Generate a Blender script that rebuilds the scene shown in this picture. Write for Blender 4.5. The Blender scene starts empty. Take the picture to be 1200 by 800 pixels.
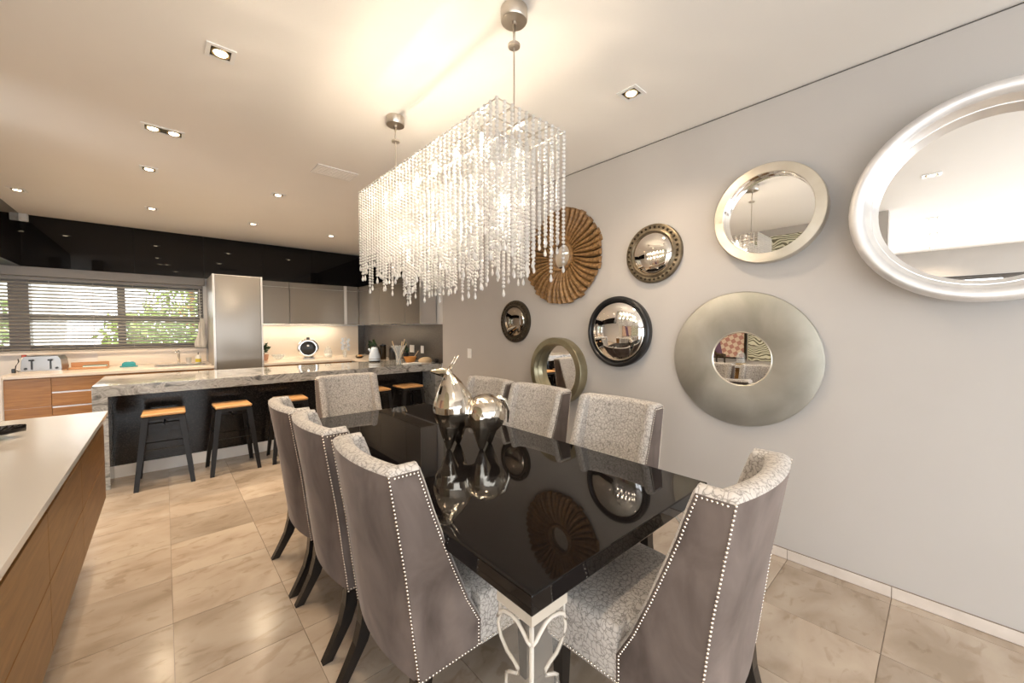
import bpy, bmesh, math, random
from mathutils import Vector, Matrix
R = math.radians
PI = math.pi
random.seed(7)
scene = bpy.context.scene
C = scene.collection

# ------------------------------------------------------------------ camera, world, exposure
cam = bpy.data.cameras.new('camera'); camo = bpy.data.objects.new('camera', cam); C.objects.link(camo)
camo.location = (0, 0, 1.45); camo.rotation_euler = (R(90 - 1.89), 0, -R(41.89))
cam.sensor_width = 36.0; cam.lens = 454.6 / 1200 * 36; cam.clip_start = 0.02; cam.clip_end = 200
scene.camera = camo
w = bpy.data.worlds.new('overcast_sky'); scene.world = w; w.use_nodes = True
bg = w.node_tree.nodes['Background']; bg.inputs[0].default_value = (0.93, 0.97, 1.0, 1); bg.inputs[1].default_value = 2.3
scene.view_settings.view_transform = 'Standard'; scene.view_settings.look = 'None'
scene.view_settings.gamma = 1.0; scene.view_settings.use_curve_mapping = False
scene.view_settings.exposure = 1.45
scene.cycles.transparent_max_bounces = 40
scene.cycles.max_bounces = 12; scene.cycles.diffuse_bounces = 5; scene.cycles.glossy_bounces = 5
scene.cycles.caustics_reflective = False; scene.cycles.caustics_refractive = False
scene.cycles.sample_clamp_indirect = 6.0

WARM = (1.0, 0.78, 0.55)
DOWN_W = 25.0      # each ceiling downlight
BULB_W = 0.95       # each chandelier bulb
H = 2.917          # ceiling
XW = 2.898         # dining wall
XK = 3.07          # kitchen side wall
YB = 7.94          # kitchen back wall
YC = 4.68          # end of the dining wall

def portal(name, loc, rot, sx, sy):
    l = bpy.data.lights.new(name, 'AREA'); l.shape = 'RECTANGLE'; l.size = sx; l.size_y = sy
    l.cycles.is_portal = True
    o = bpy.data.objects.new(name, l); C.objects.link(o); o.location = loc; o.rotation_euler = rot
portal('daylight_portal', (-5.2, 0.6, 1.21), (0, -R(90), 0), 2.4, 6.4)
portal('daylight_portal.001', (-1.1, -3.2, 1.21), (R(90), 0, 0), 7.4, 2.4)
portal('daylight_portal.002', (-0.86, YB + .21, 1.63), (-R(90), 0, 0), 2.66, .97)

# ------------------------------------------------------------------ materials
MATS = {}
def mat(name, col=(.8, .8, .8), rough=.5, metal=0.0, spec=.5, **kw):
    if name in MATS: return MATS[name]
    m = bpy.data.materials.new(name); m.use_nodes = True
    b = m.node_tree.nodes['Principled BSDF']
    b.inputs['Base Color'].default_value = (*col, 1); b.inputs['Roughness'].default_value = rough
    b.inputs['Metallic'].default_value = metal; b.inputs['Specular IOR Level'].default_value = spec
    for k, v in kw.items(): b.inputs[k.replace('_', ' ')].default_value = v
    MATS[name] = m
    return m
def nt(m):
    t = m.node_tree; return t, t.nodes['Principled BSDF']
def node(t, typ, **kw):
    n = t.nodes.new(typ)
    for k, v in kw.items():
        if k in n.inputs: n.inputs[k].default_value = v
        else: setattr(n, k, v)
    return n
def coords(t, scale=(1, 1, 1), kind='Object', rot=(0, 0, 0)):
    tc = t.nodes.new('ShaderNodeTexCoord'); mp = t.nodes.new('ShaderNodeMapping')
    mp.inputs['Scale'].default_value = scale; mp.inputs['Rotation'].default_value = rot
    t.links.new(tc.outputs[kind], mp.inputs[0]); return mp
def ramp(t, stops):
    r = t.nodes.new('ShaderNodeValToRGB'); e = r.color_ramp.elements
    while len(e) < len(stops): e.new(.5)
    for i, (p, c) in enumerate(stops):
        e[i].position = p; e[i].color = (*c, 1) if len(c) == 3 else c
    return r
def noise_mat(name, c1, c2, scale=5, detail=6, rough=.5, metal=0, spec=.5, stretch=(1, 1, 1), lo=.35, hi=.65, bump=0, dist=0.0, kind='Object', rough2=None, **kw):
    m = mat(name, c1, rough, metal, spec, **kw); t, b = nt(m)
    mp = coords(t, stretch, kind); n = node(t, 'ShaderNodeTexNoise', Scale=scale, Detail=detail, Distortion=dist)
    t.links.new(mp.outputs[0], n.inputs['Vector'])
    r = ramp(t, [(lo, c1), (hi, c2)]); t.links.new(n.outputs[0], r.inputs[0]); t.links.new(r.outputs[0], b.inputs['Base Color'])
    if bump:
        bp = node(t, 'ShaderNodeBump', Strength=bump, Distance=.005); t.links.new(n.outputs[0], bp.inputs['Height']); t.links.new(bp.outputs[0], b.inputs['Normal'])
    if rough2 is not None:
        mr = node(t, 'ShaderNodeMapRange'); mr.inputs[3].default_value = rough; mr.inputs[4].default_value = rough2
        t.links.new(n.outputs[0], mr.inputs[0]); t.links.new(mr.outputs[0], b.inputs['Roughness'])
    return m

noise_mat('wall_paint', (.478, .450, .424), (.490, .462, .436), 3, 3, .65, spec=.25)
noise_mat('ceiling_paint', (.88, .845, .80), (.89, .855, .81), 2, 3, .8, spec=.15)
mat('white_paint', (.82, .80, .78), .5)
mat('shadow_gap', (.09, .08, .07), .8)
mat('grout', (.24, .19, .15), .8)
noise_mat('skirting_stone', (.58, .51, .45), (.68, .61, .55), 9, 6, .3, lo=.3, hi=.7)
mat('black_lacquer', (.006, .005, .005), .03, spec=.30)
mat('dark_leg_wood', (.012, .010, .009), .25)
mat('black_metal', (.010, .0085, .008), .38, spec=.3)
mat('mirror_glass', (.93, .93, .92), .005, metal=1)
mat('mirror_glass_warm', (.80, .76, .70), .01, metal=1)
mat('mirror_dark_reflection', (.36, .33, .29), .01, metal=1)  # tint darkened to stand in for a dark reflection
mat('tray_white', (.80, .76, .70), .35, metal=.3)
mat('strip_beige', (.48, .43, .36), .35)
mat('chrome', (.85, .83, .80), .08, metal=1)
mat('nickel', (.55, .50, .44), .3, metal=1)
mat('nail_silver', (.80, .74, .66), .25, metal=1)
mat('white_plastic', (.85, .84, .82), .35)
mat('black_plastic', (.012, .012, .013), .3)
mat('grey_metal', (.34, .33, .32), .32, metal=1)
mat('white_quartz', (.60, .57, .535), .16)
mat('cream_worktop', (.72, .63, .53), .2)
mat('cream_splash', (.80, .72, .62), .25)
mat('grey_gloss', (.20, .18, .155), .17, metal=.35, spec=.6)
mat('grey_frame', (.55, .52, .49), .3, metal=.6)
mat('black_frame', (.010, .010, .011), .35)
mat('kick_white', (.78, .76, .73), .3)
mat('slat', (.50, .46, .41), .45)
mat('blind_rail', (.24, .22, .20), .4)
mat('window_frame', (.13, .118, .108), .45)
mat('teal', (.02, .26, .29), .3); mat('orange', (.62, .26, .06), .5); mat('bread', (.60, .45, .28), .8)
mat('terracotta', (.55, .30, .20), .7); mat('yellow', (.75, .60, .05), .4)
mat('cloth', (.72, .68, .62), .9); mat('paper', (.85, .83, .78), .8); mat('red', (.5, .08, .06), .5)
mat('pale_blue', (.62, .70, .80), .2)
mat('bronze', (.05, .035, .02), .35, metal=.8)
mat('ground', (.35, .33, .27), .9); mat('garden_wall', (.80, .78, .74), .8); mat('post_wood', (.40, .20, .09), .7)
mat('gilt', (.50, .38, .20), .35, metal=.9)

# floor tile
m = mat('floor_tile', (.6, .5, .4), .2); t, b = nt(m)
mp = coords(t, (2.2, 2.2, 1)); oi = t.nodes.new('ShaderNodeObjectInfo')
addv = node(t, 'ShaderNodeVectorMath', operation='ADD'); mul = node(t, 'ShaderNodeMath', operation='MULTIPLY'); mul.inputs[1].default_value = 40
t.links.new(oi.outputs['Random'], mul.inputs[0]); t.links.new(mp.outputs[0], addv.inputs[0]); t.links.new(mul.outputs[0], addv.inputs[1])
st = node(t, 'ShaderNodeVectorMath', operation='MULTIPLY'); st.inputs[1].default_value = (.75, 1.35, 1); t.links.new(addv.outputs[0], st.inputs[0])
n1 = node(t, 'ShaderNodeTexNoise', Scale=1.5, Detail=9, Distortion=.5); t.links.new(st.outputs[0], n1.inputs[0])
r1 = ramp(t, [(.33, (.355, .285, .215)), (.47, (.44, .36, .285)), (.64, (.50, .425, .345))]); t.links.new(n1.outputs[0], r1.inputs[0])
n2 = node(t, 'ShaderNodeTexNoise', Scale=5, Detail=8, Distortion=.9); t.links.new(st.outputs[0], n2.inputs[0])
r2 = ramp(t, [(.33, (.66, .60, .52)), (.43, (1, 1, 1))]); t.links.new(n2.outputs[0], r2.inputs[0])
mx = node(t, 'ShaderNodeMix', data_type='RGBA', blend_type='MULTIPLY'); mx.inputs[0].default_value = .5
t.links.new(r1.outputs[0], mx.inputs[6]); t.links.new(r2.outputs[0], mx.inputs[7])
hs = t.nodes.new('ShaderNodeHueSaturation'); mr = node(t, 'ShaderNodeMapRange'); mr.inputs[3].default_value = .84; mr.inputs[4].default_value = 1.1
t.links.new(oi.outputs['Random'], mr.inputs[0]); t.links.new(mr.outputs[0], hs.inputs['Value']); t.links.new(mx.outputs[2], hs.inputs['Color'])
t.links.new(hs.outputs[0], b.inputs['Base Color'])

# velvet, patterned fabric
m = noise_mat('velvet', (.080, .061, .053), (.195, .156, .138), 6, 6, .75, spec=.2, stretch=(1, 1, .6), lo=.3, hi=.7, dist=.6)
b = m.node_tree.nodes['Principled BSDF']; b.inputs['Sheen Weight'].default_value = .35; b.inputs['Sheen Roughness'].default_value = .35
b.inputs['Sheen Tint'].default_value = (.80, .70, .65, 1)
m = mat('crackle_fabric', (.6, .58, .55), .55, spec=.3); t, b = nt(m)
mp = coords(t); nz = node(t, 'ShaderNodeTexNoise', Scale=30, Detail=2); t.links.new(mp.outputs[0], nz.inputs[0])
ad = node(t, 'ShaderNodeMix', data_type='VECTOR'); ad.inputs[0].default_value = .04
t.links.new(mp.outputs[0], ad.inputs[4]); t.links.new(nz.outputs[1], ad.inputs[5])
vo = node(t, 'ShaderNodeTexVoronoi', feature='DISTANCE_TO_EDGE', Scale=52); t.links.new(ad.outputs[1], vo.inputs['Vector'])
r1 = ramp(t, [(.0, (.21, .19, .172)), (.035, (.32, .295, .272)), (.09, (.51, .475, .44)), (.6, (.58, .545, .51))]); t.links.new(vo.outputs[0], r1.inputs[0]); t.links.new(r1.outputs[0], b.inputs['Base Color'])
bp = node(t, 'ShaderNodeBump', Strength=.7, Distance=.004); t.links.new(vo.outputs[0], bp.inputs['Height']); t.links.new(bp.outputs[0], b.inputs['Normal'])
b.inputs['Sheen Weight'].default_value = .2

# wood
def wood(name, c1, c2, stretch, rough=.3, scale=6, coat=0):
    m = mat(name, c1, rough); t, b = nt(m); mp = coords(t, stretch)
    n = node(t, 'ShaderNodeTexNoise', Scale=scale, Detail=8, Distortion=.8); t.links.new(mp.outputs[0], n.inputs[0])
    r = ramp(t, [(.3, c1), (.7, c2)]); t.links.new(n.outputs[0], r.inputs[0]); t.links.new(r.outputs[0], b.inputs['Base Color'])
    b.inputs['Coat Weight'].default_value = coat; b.inputs['Coat Roughness'].default_value = .12
    return m
wood('oak_y', (.16, .073, .018), (.26, .130, .038), (6, .7, 8), .42)
wood('oak_x', (.27, .112, .022), (.42, .196, .050), (.7, 6, 8), .35)
wood('stool_wood', (.56, .29, .11), (.72, .42, .18), (1, 7, 7), .35)
wood('sun_wood', (.13, .065, .022), (.36, .20, .075), (4, 9, 9), .5, 4)
wood('board_wood', (.45, .22, .10), (.60, .32, .16), (1, 6, 6), .5)

# grey marble (bar)
m = mat('grey_marble', (.5, .5, .48), .06); t, b = nt(m); mp = coords(t, (1.6, 1.6, 3.4), rot=(.3, .5, .9))
n = node(t, 'ShaderNodeTexNoise', Scale=2.6, Detail=10, Distortion=2.4); t.links.new(mp.outputs[0], n.inputs[0])
r = ramp(t, [(.30, (.10, .10, .095)), (.42, (.27, .26, .24)), (.50, (.46, .445, .41)), (.55, (.30, .29, .27)), (.68, (.52, .50, .46))])
t.links.new(n.outputs[0], r.inputs[0]); t.links.new(r.outputs[0], b.inputs['Base Color'])
# black speckled granite
m = mat('black_granite', (.01, .01, .01), .12, spec=.28); t, b = nt(m); mp = coords(t)
n = node(t, 'ShaderNodeTexNoise', Scale=90, Detail=3); t.links.new(mp.outputs[0], n.inputs[0])
r = ramp(t, [(.45, (.010, .008, .007)), (.62, (.026, .020, .017)), (.74, (.045, .035, .03))]); t.links.new(n.outputs[0], r.inputs[0]); t.links.new(r.outputs[0], b.inputs['Base Color'])
noise_mat('grey_granite', (.050, .045, .042), (.105, .095, .088), 70, 4, .2, lo=.35, hi=.7)
# brushed and leafed metals
noise_mat('silver_leaf', (.42, .405, .35), (.60, .585, .53), 3.2, 5, .30, metal=.9, lo=.3, hi=.7, rough2=.5, dist=.6)
noise_mat('champagne_metal', (.66, .60, .50), (.74, .69, .60), 6, 3, .32, metal=.85)
noise_mat('alu', (.80, .79, .79), (.90, .89, .88), 10, 4, .22, metal=.95, stretch=(1, 1, 1), rough2=.4)
noise_mat('satin_alu', (.74, .73, .73), (.84, .83, .82), 9, 4, .42, metal=.75, rough2=.55)
noise_mat('olive_metal', (.30, .265, .17), (.40, .36, .25), 8, 4, .35, metal=.85, lo=.3, hi=.7)
noise_mat('antique_brass', (.11, .085, .055), (.27, .22, .15), 12, 6, .42, metal=.8, lo=.3, hi=.7)
noise_mat('dark_brass', (.04, .032, .022), (.10, .08, .055), 12, 6, .4, metal=.7, lo=.3, hi=.7)
m = noise_mat('sculpture_silver', (.70, .63, .53), (.82, .76, .67), 3, 4, .07, metal=1, rough2=.14)

def glass_mat(name, tint=(1, 1, 1), transp=.9, rough=.02, body=(.9, .92, .95), fres=1.45):
    m = bpy.data.materials.new(name); m.use_nodes = True; t = m.node_tree; t.nodes.clear()
    out = t.nodes.new('ShaderNodeOutputMaterial'); tr = t.nodes.new('ShaderNodeBsdfTransparent'); tr.inputs[0].default_value = (*tint, 1)
    gl = node(t, 'ShaderNodeBsdfGlossy', Roughness=rough); df = t.nodes.new('ShaderNodeBsdfDiffuse'); df.inputs[0].default_value = (*body, 1)
    fr = node(t, 'ShaderNodeFresnel', IOR=fres); m1 = t.nodes.new('ShaderNodeMixShader'); m2 = t.nodes.new('ShaderNodeMixShader')
    m1.inputs[0].default_value = transp; t.links.new(df.outputs[0], m1.inputs[1]); t.links.new(tr.outputs[0], m1.inputs[2])
    ge = t.nodes.new('ShaderNodeNewGeometry'); su = node(t, 'ShaderNodeMath', operation='SUBTRACT', use_clamp=True)
    t.links.new(fr.outputs[0], su.inputs[0]); t.links.new(ge.outputs['Backfacing'], su.inputs[1]); t.links.new(su.outputs[0], m2.inputs[0]); t.links.new(m1.outputs[0], m2.inputs[1]); t.links.new(gl.outputs[0], m2.inputs[2])
    t.links.new(m2.outputs[0], out.inputs[0]); MATS[name] = m; return m
glass_mat('pane_glass', transp=1.0)
glass_mat('clear_glass', (.93, .95, .95), .80, body=(.85, .88, .9))
glass_mat('acrylic', (.96, .95, .93), .93, body=(.9, .87, .82), fres=1.4)
glass_mat('lit_acrylic_edge', (.95, .93, .9), .5, .08, (.86, .82, .76))  # whitish body paints in the bright light carried by acrylic edges
def crystal():
    m = bpy.data.materials.new('crystal'); m.use_nodes = True; t = m.node_tree; t.nodes.clear()
    out = t.nodes.new('ShaderNodeOutputMaterial'); tr = t.nodes.new('ShaderNodeBsdfTransparent'); tr.inputs[0].default_value = (1, .98, .95, 1)
    gl = node(t, 'ShaderNodeBsdfGlossy', Roughness=.08); tl = t.nodes.new('ShaderNodeBsdfTranslucent'); tl.inputs[0].default_value = (.97, .95, .92, 1)
    df = t.nodes.new('ShaderNodeBsdfDiffuse'); df.inputs[0].default_value = (.97, .95, .93, 1)
    a = t.nodes.new('ShaderNodeMixShader'); a.inputs[0].default_value = .5; t.links.new(tl.outputs[0], a.inputs[1]); t.links.new(df.outputs[0], a.inputs[2])
    c = t.nodes.new('ShaderNodeMixShader'); c.inputs[0].default_value = .16; t.links.new(a.outputs[0], c.inputs[1]); t.links.new(tr.outputs[0], c.inputs[2])
    fr = node(t, 'ShaderNodeFresnel', IOR=1.7); d = t.nodes.new('ShaderNodeMixShader')
    t.links.new(fr.outputs[0], d.inputs[0]); t.links.new(c.outputs[0], d.inputs[1]); t.links.new(gl.outputs[0], d.inputs[2]); t.links.new(d.outputs[0], out.inputs[0])
    MATS['crystal'] = m
crystal()
def emit(name, col, s):
    m = bpy.data.materials.new(name); m.use_nodes = True; t = m.node_tree; t.nodes.clear()
    o = t.nodes.new('ShaderNodeOutputMaterial'); e = node(t, 'ShaderNodeEmission', Strength=s); e.inputs[0].default_value = (*col, 1)
    t.links.new(e.outputs[0], o.inputs[0]); MATS[name] = m
emit('lamp_glow', (1, .80, .55), 9); emit('bulb_glow', (1, .86, .66), 22)
# zebra wallpaper and checked picture
m = mat('zebra_paper', (.7, .7, .6), .6); t, b = nt(m); mp = coords(t, (1, 1, 1))
wv = node(t, 'ShaderNodeTexWave', wave_type='BANDS', bands_direction='Z', Scale=8.5, Distortion=15, Detail=1.2); wv.inputs['Detail Scale'].default_value = .7
t.links.new(mp.outputs[0], wv.inputs[0]); r = ramp(t, [(.40, (.14, .13, .08)), (.50, (.66, .65, .50))]); t.links.new(wv.outputs[0], r.inputs[0]); t.links.new(r.outputs[0], b.inputs['Base Color'])
m = mat('checked_canvas', (.6, .5, .4), .7); t, b = nt(m); mp = coords(t, (1, 1, 1), rot=(.5, 0, 0))
ch = node(t, 'ShaderNodeTexChecker', Scale=16); ch.inputs[1].default_value = (.62, .50, .38, 1); ch.inputs[2].default_value = (.40, .20, .16, 1)
t.links.new(mp.outputs[0], ch.inputs[0]); t.links.new(ch.outputs[0], b.inputs['Base Color'])
mat('purple_canvas', (.13, .07, .12), .8)
noise_mat('leaf', (.16, .26, .05), (.42, .50, .14), 3, 3, .5, lo=.3, hi=.7); mat('leaf_dark', (.02, .05, .015), .4); mat('flower', (.75, .25, .05), .6)

# ------------------------------------------------------------------ mesh helpers
def obj(name, bm, m, parent=None, loc=(0, 0, 0), rot=(0, 0, 0), smooth=False, sharp=None):
    me = bpy.data.meshes.new(name); bmesh.ops.recalc_face_normals(bm, faces=bm.faces); bm.to_mesh(me); bm.free()
    me.materials.append(MATS[m])
    if smooth:
        for p in me.polygons: p.use_smooth = True
        if sharp: me.set_sharp_from_angle(angle=R(sharp))
    o = bpy.data.objects.new(name, me); C.objects.link(o); o.location = loc; o.rotation_euler = rot
    if parent: o.parent = parent
    return o
def tag(o, label, cat, group=None):
    o['label'] = label; o['category'] = cat
    if group: o['group'] = group
    return o
def thing(name, label, cat, loc=(0, 0, 0), rz=0, group=None):
    o = bpy.data.objects.new(name, None); C.objects.link(o); o.empty_display_size = .05
    o.location = loc; o.rotation_euler = (0, 0, rz); return tag(o, label, cat, group)
def struct(o):
    o['kind'] = 'structure'; return o
def box(bm, x0, x1, y0, y1, z0, z1, bev=0, seg=2):
    r = bmesh.ops.create_cube(bm, size=1.0, matrix=Matrix.Translation(((x0 + x1) / 2, (y0 + y1) / 2, (z0 + z1) / 2)) @ Matrix.Diagonal((abs(x1 - x0), abs(y1 - y0), abs(z1 - z0), 1)))
    if bev:
        vs = r['verts']; es = list({e for v in vs for e in v.link_edges})
        bmesh.ops.bevel(bm, geom=es, offset=bev, segments=seg, affect='EDGES', profile=.5)
    return bm
def bx(*a, **k): return box(bmesh.new(), *a, **k)
def lathe(prof, n=48, bm=None, axis='z', close=True):
    bm = bm or bmesh.new(); rings = []
    for (r, h) in prof:
        ring = []
        for i in range(n):
            a = 2 * PI * i / n; c, s = r * math.cos(a), r * math.sin(a)
            ring.append(bm.verts.new((c, s, h) if axis == 'z' else (-h, c, s)))
        rings.append(ring)
    for a, b in zip(rings[:-1], rings[1:]):
        for i in range(n): bm.faces.new((a[i], a[(i + 1) % n], b[(i + 1) % n], b[i]))
    if close:
        if prof[0][0] > 1e-6: bm.faces.new(rings[0])
        if prof[-1][0] > 1e-6: bm.faces.new(rings[-1])
    bmesh.ops.remove_doubles(bm, verts=bm.verts, dist=1e-5)
    return bm
def tube(pts, rad, n=8, bm=None, rads=None, flat=1.0):
    bm = bm or bmesh.new(); P = [Vector(p) for p in pts]; rings = []
    up = Vector((0, 0, 1))
    for i, p in enumerate(P):
        d = (P[min(i + 1, len(P) - 1)] - P[max(i - 1, 0)]).normalized()
        u = d.cross(up if abs(d.dot(up)) < .95 else Vector((1, 0, 0))).normalized(); v = d.cross(u)
        r = rads[i] if rads else rad
        rings.append([bm.verts.new(p + (u * math.cos(2 * PI * k / n) + v * math.sin(2 * PI * k / n) * flat) * r) for k in range(n)])
    for a, b in zip(rings[:-1], rings[1:]):
        for k in range(n): bm.faces.new((a[k], a[(k + 1) % n], b[(k + 1) % n], b[k]))
    bm.faces.new(rings[0]); bm.faces.new(rings[-1]); return bm
def prism(poly, z0, z1, bm=None, plane='xy'):
    bm = bm or bmesh.new()
    def P(a, b, h): return {'xy': (a, b, h), 'xz': (a, h, b), 'yz': (h, a, b)}[plane]
    lo = [bm.verts.new(P(a, b, z0)) for a, b in poly]; hi = [bm.verts.new(P(a, b, z1)) for a, b in poly]
    bm.faces.new(lo); bm.faces.new(hi)
    for i in range(len(poly)):
        j = (i + 1) % len(poly); bm.faces.new((lo[i], lo[j], hi[j], hi[i]))
    return bm
def interp(tab, z):
    if z <= tab[0][0]: return tab[0][1]
    for (a, u), (b, v) in zip(tab[:-1], tab[1:]):
        if z <= b: return u + (v - u) * (z - a) / (b - a)
    return tab[-1][1]
def copy_tree(o, parent=None):
    c = o.copy(); C.objects.link(c); c.parent = parent
    for ch in list(o.children): copy_tree(ch, c)
    return c

# ------------------------------------------------------------------ the shell
SX, SY, S = .004, .157, .469
floor = struct(obj('floor', bx(-5.4, 3.4, -3.4, YB + .3, -.14, -.004), 'grout'))
tile_bm = bx(0, S - .003, 0, S - .003, -.006, 0); tile0 = None; rest = bmesh.new()
for i in range(-11, 7):
    for j in range(-8, 17):
        x0, y0 = SX + i * S, SY + j * S; x1, y1 = x0 + S - .003, y0 + S - .003
        seen = -3 <= i <= 6 and -1 <= j <= 10
        if x0 >= XW - .01: continue
        if seen and x1 <= XW:
            if tile0 is None:
                tile0 = obj('tile', tile_bm, 'floor_tile', floor, (x0, y0, 0))
            else:
                o = tile0.copy(); C.objects.link(o); o.location = (x0, y0, 0)
        elif seen:
            obj('tile', bx(0, XW - x0, 0, S - .003, -.006, 0), 'floor_tile', floor, (x0, y0, 0))
        else:
            box(rest, x0, min(x1, 3.2), y0, y1, -.006, 0)
o = obj('tile_field', rest, 'floor_tile', floor); o['kind'] = 'stuff'

struct(obj('ceiling', bx(-5.4, 3.4, -3.4, YB + .3, H, H + .15), 'ceiling_paint'))
struct(obj('wall_right', bx(XW, XW + .22, -3.4, YC, 0, H - .012), 'wall_paint'))
struct(obj('trim_1', bx(XW + .012, XW + .2, -3.4, YC, H - .012, H), 'shadow_gap'))
b_ = bmesh.new()
bb = struct(obj('baseboard_right', bx(XW - .012, XW, -3.4, YC, .002, .062), 'grout'))
sk = None
for j in range(-7, 10):
    y0 = SY + j * S
    if sk is None: sk = obj('skirting_tile', bx(-.003, 0, .0015, S - .0015, 0, .06, bev=.001, seg=1), 'skirting_stone', bb, (XW - .012, y0, .002))
    else:
        o = sk.copy(); C.objects.link(o); o.location = (XW - .012, y0, .002)
struct(obj('wall_kitchen_side', bx(XK, XK + .2, YC, YB, 0, H), 'white_paint'))

# kitchen back wall with the window opening x -1.34..0.48, z 1.13..2.14
WX0, WX1, WZ0, WZ1 = -2.20, .48, 1.14, 2.13
bm = bmesh.new()
box(bm, -2.6, XK + .2, YB, YB + .22, 0, WZ0); box(bm, -2.6, XK + .2, YB, YB + .22, WZ1, H)
box(bm, WX1, XK + .2, YB, YB + .22, WZ0, WZ1); box(bm, -2.6, WX0, YB, YB + .22, WZ0, WZ1)
struct(obj('wall_back', bm, 'white_paint'))
bm = bx(-2.82, -2.6, 4.2, YB + .22, 0, H)
struct(obj('wall_left', bm, 'white_paint'))
# living space that the mirrors look into
struct(obj('wall_partition', bx(-1.12, -.95, .5, 3.62, 0, H), 'wall_paint'))
struct(obj('wall_living', bx(-5.4, -2.6, 4.2, 4.4, 0, H), 'wall_paint'))
bm = bmesh.new(); box(bm, -5.4, -5.1, -3.4, 4.2, 2.42, H); box(bm, -5.4, -5.1, 3.8, 4.2, 0, 2.42); box(bm, -5.4, -5.1, -3.4, -2.6, 0, 2.42)
struct(obj('wall_west', bm, 'wall_paint'))
bm = bmesh.new(); box(bm, -5.1, XW, -3.3, -3.1, 2.42, H); box(bm, 2.6, XW, -3.3, -3.1, 0, 2.42); box(bm, -5.1, -4.8, -3.3, -3.1, 0, 2.42)
struct(obj('wall_south', bm, 'wall_paint'))
def glazed(name, x0, x1, y0, y1, z0, z1, along, cuts, transom=None, fw=.05, fm='window_frame'):
    root = bpy.data.objects.new(name, None); C.objects.link(root); struct(root)
    bm = bmesh.new()
    if along == 'x':
        for xx in cuts: box(bm, xx - fw / 2, xx + fw / 2, y0, y1, z0, z1)
        for zz in [z0 + fw / 2, z1 - fw / 2] + ([transom] if transom else []): box(bm, x0, x1, y0 + .003, y1 - .003, zz - fw / 2, zz + fw / 2)
    else:
        for yy in cuts: box(bm, x0, x1, yy - fw / 2, yy + fw / 2, z0, z1)
        for zz in [z0 + fw / 2, z1 - fw / 2] + ([transom] if transom else []): box(bm, x0 + .003, x1 - .003, y0, y1, zz - fw / 2, zz + fw / 2)
    obj('window_frame', bm, fm, root)
    for a, b in zip(cuts[:-1], cuts[1:]):
        zs = [z0, transom, z1] if transom else [z0, z1]
        for c, d in zip(zs[:-1], zs[1:]):
            if along == 'x': obj('pane', bx(a + .01, b - .01, (y0 + y1) / 2 - .004, (y0 + y1) / 2 + .004, c + .01, d - .01), 'pane_glass', root)
            else: obj('pane', bx((x0 + x1) / 2 - .004, (x0 + x1) / 2 + .004, a + .01, b - .01, c + .01, d - .01), 'pane_glass', root)
    return root
glazed('window_1', WX0, WX1, YB + .08, YB + .14, WZ0, WZ1, 'x', [-2.16, -1.36, -.455, .455], 1.60, .085)
glazed('window_2', -5.28, -5.2, -2.6, 3.8, 0, 2.42, 'y', [-2.57, -1.6, -.7, .7, 2.1, 3.77], None, .07)
glazed('window_3', -4.8, 2.6, -3.24, -3.16, 0, 2.42, 'x', [-4.77, -2.9, -1.05, .8, 2.57], None, .07)
obj('post', bx(-1.47, -1.30, YB + .02, YB + .20, WZ0, WZ1), 'window_frame', bpy.data.objects['window_1'])
obj('sill', bx(WX0, .5, YB - .05, YB + .08, WZ0 - .03, WZ0), 'cream_worktop', bpy.data.objects['window_1'])

# black granite bulkhead above the kitchen
bk = struct(obj('trim_2', bx(-1.34, XK, YB - .006, YB, 2.25, H), 'black_frame'))
for a, b in [(-1.342, -.30), (-.297, .496), (.499, 1.293), (1.296, 2.083), (2.086, XK - .02)]:
    obj('panel', bx(a, b, YB - .02, YB - .006, 2.25, H - .001), 'black_lacquer', bk)
bk2 = struct(obj('trim_3', bx(XK - .006, XK, YC + .01, YB - .02, 2.25, H), 'black_frame'))
for a, b in [(YC + .01, 5.7), (5.703, 6.8), (6.803, YB - .022)]:
    obj('panel', bx(XK - .02, XK - .006, a, b, 2.25, H - .001), 'black_lacquer', bk2)
bk3 = struct(obj('trim_4', bx(-1.50, -1.354, 4.3, YB - .001, 2.25, H), 'black_frame'))
for a, b in [(4.3, 5.5), (5.503, 6.7), (6.703, YB - .022)]:
    obj('panel', bx(-1.354, -1.34, a, b, 2.25, H - .001), 'black_lacquer', bk3)
struct(obj('trim_5', bx(-2.59, .5, YB - .06, YB, 2.13, 2.25, bev=.006), 'blind_rail'))

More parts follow.
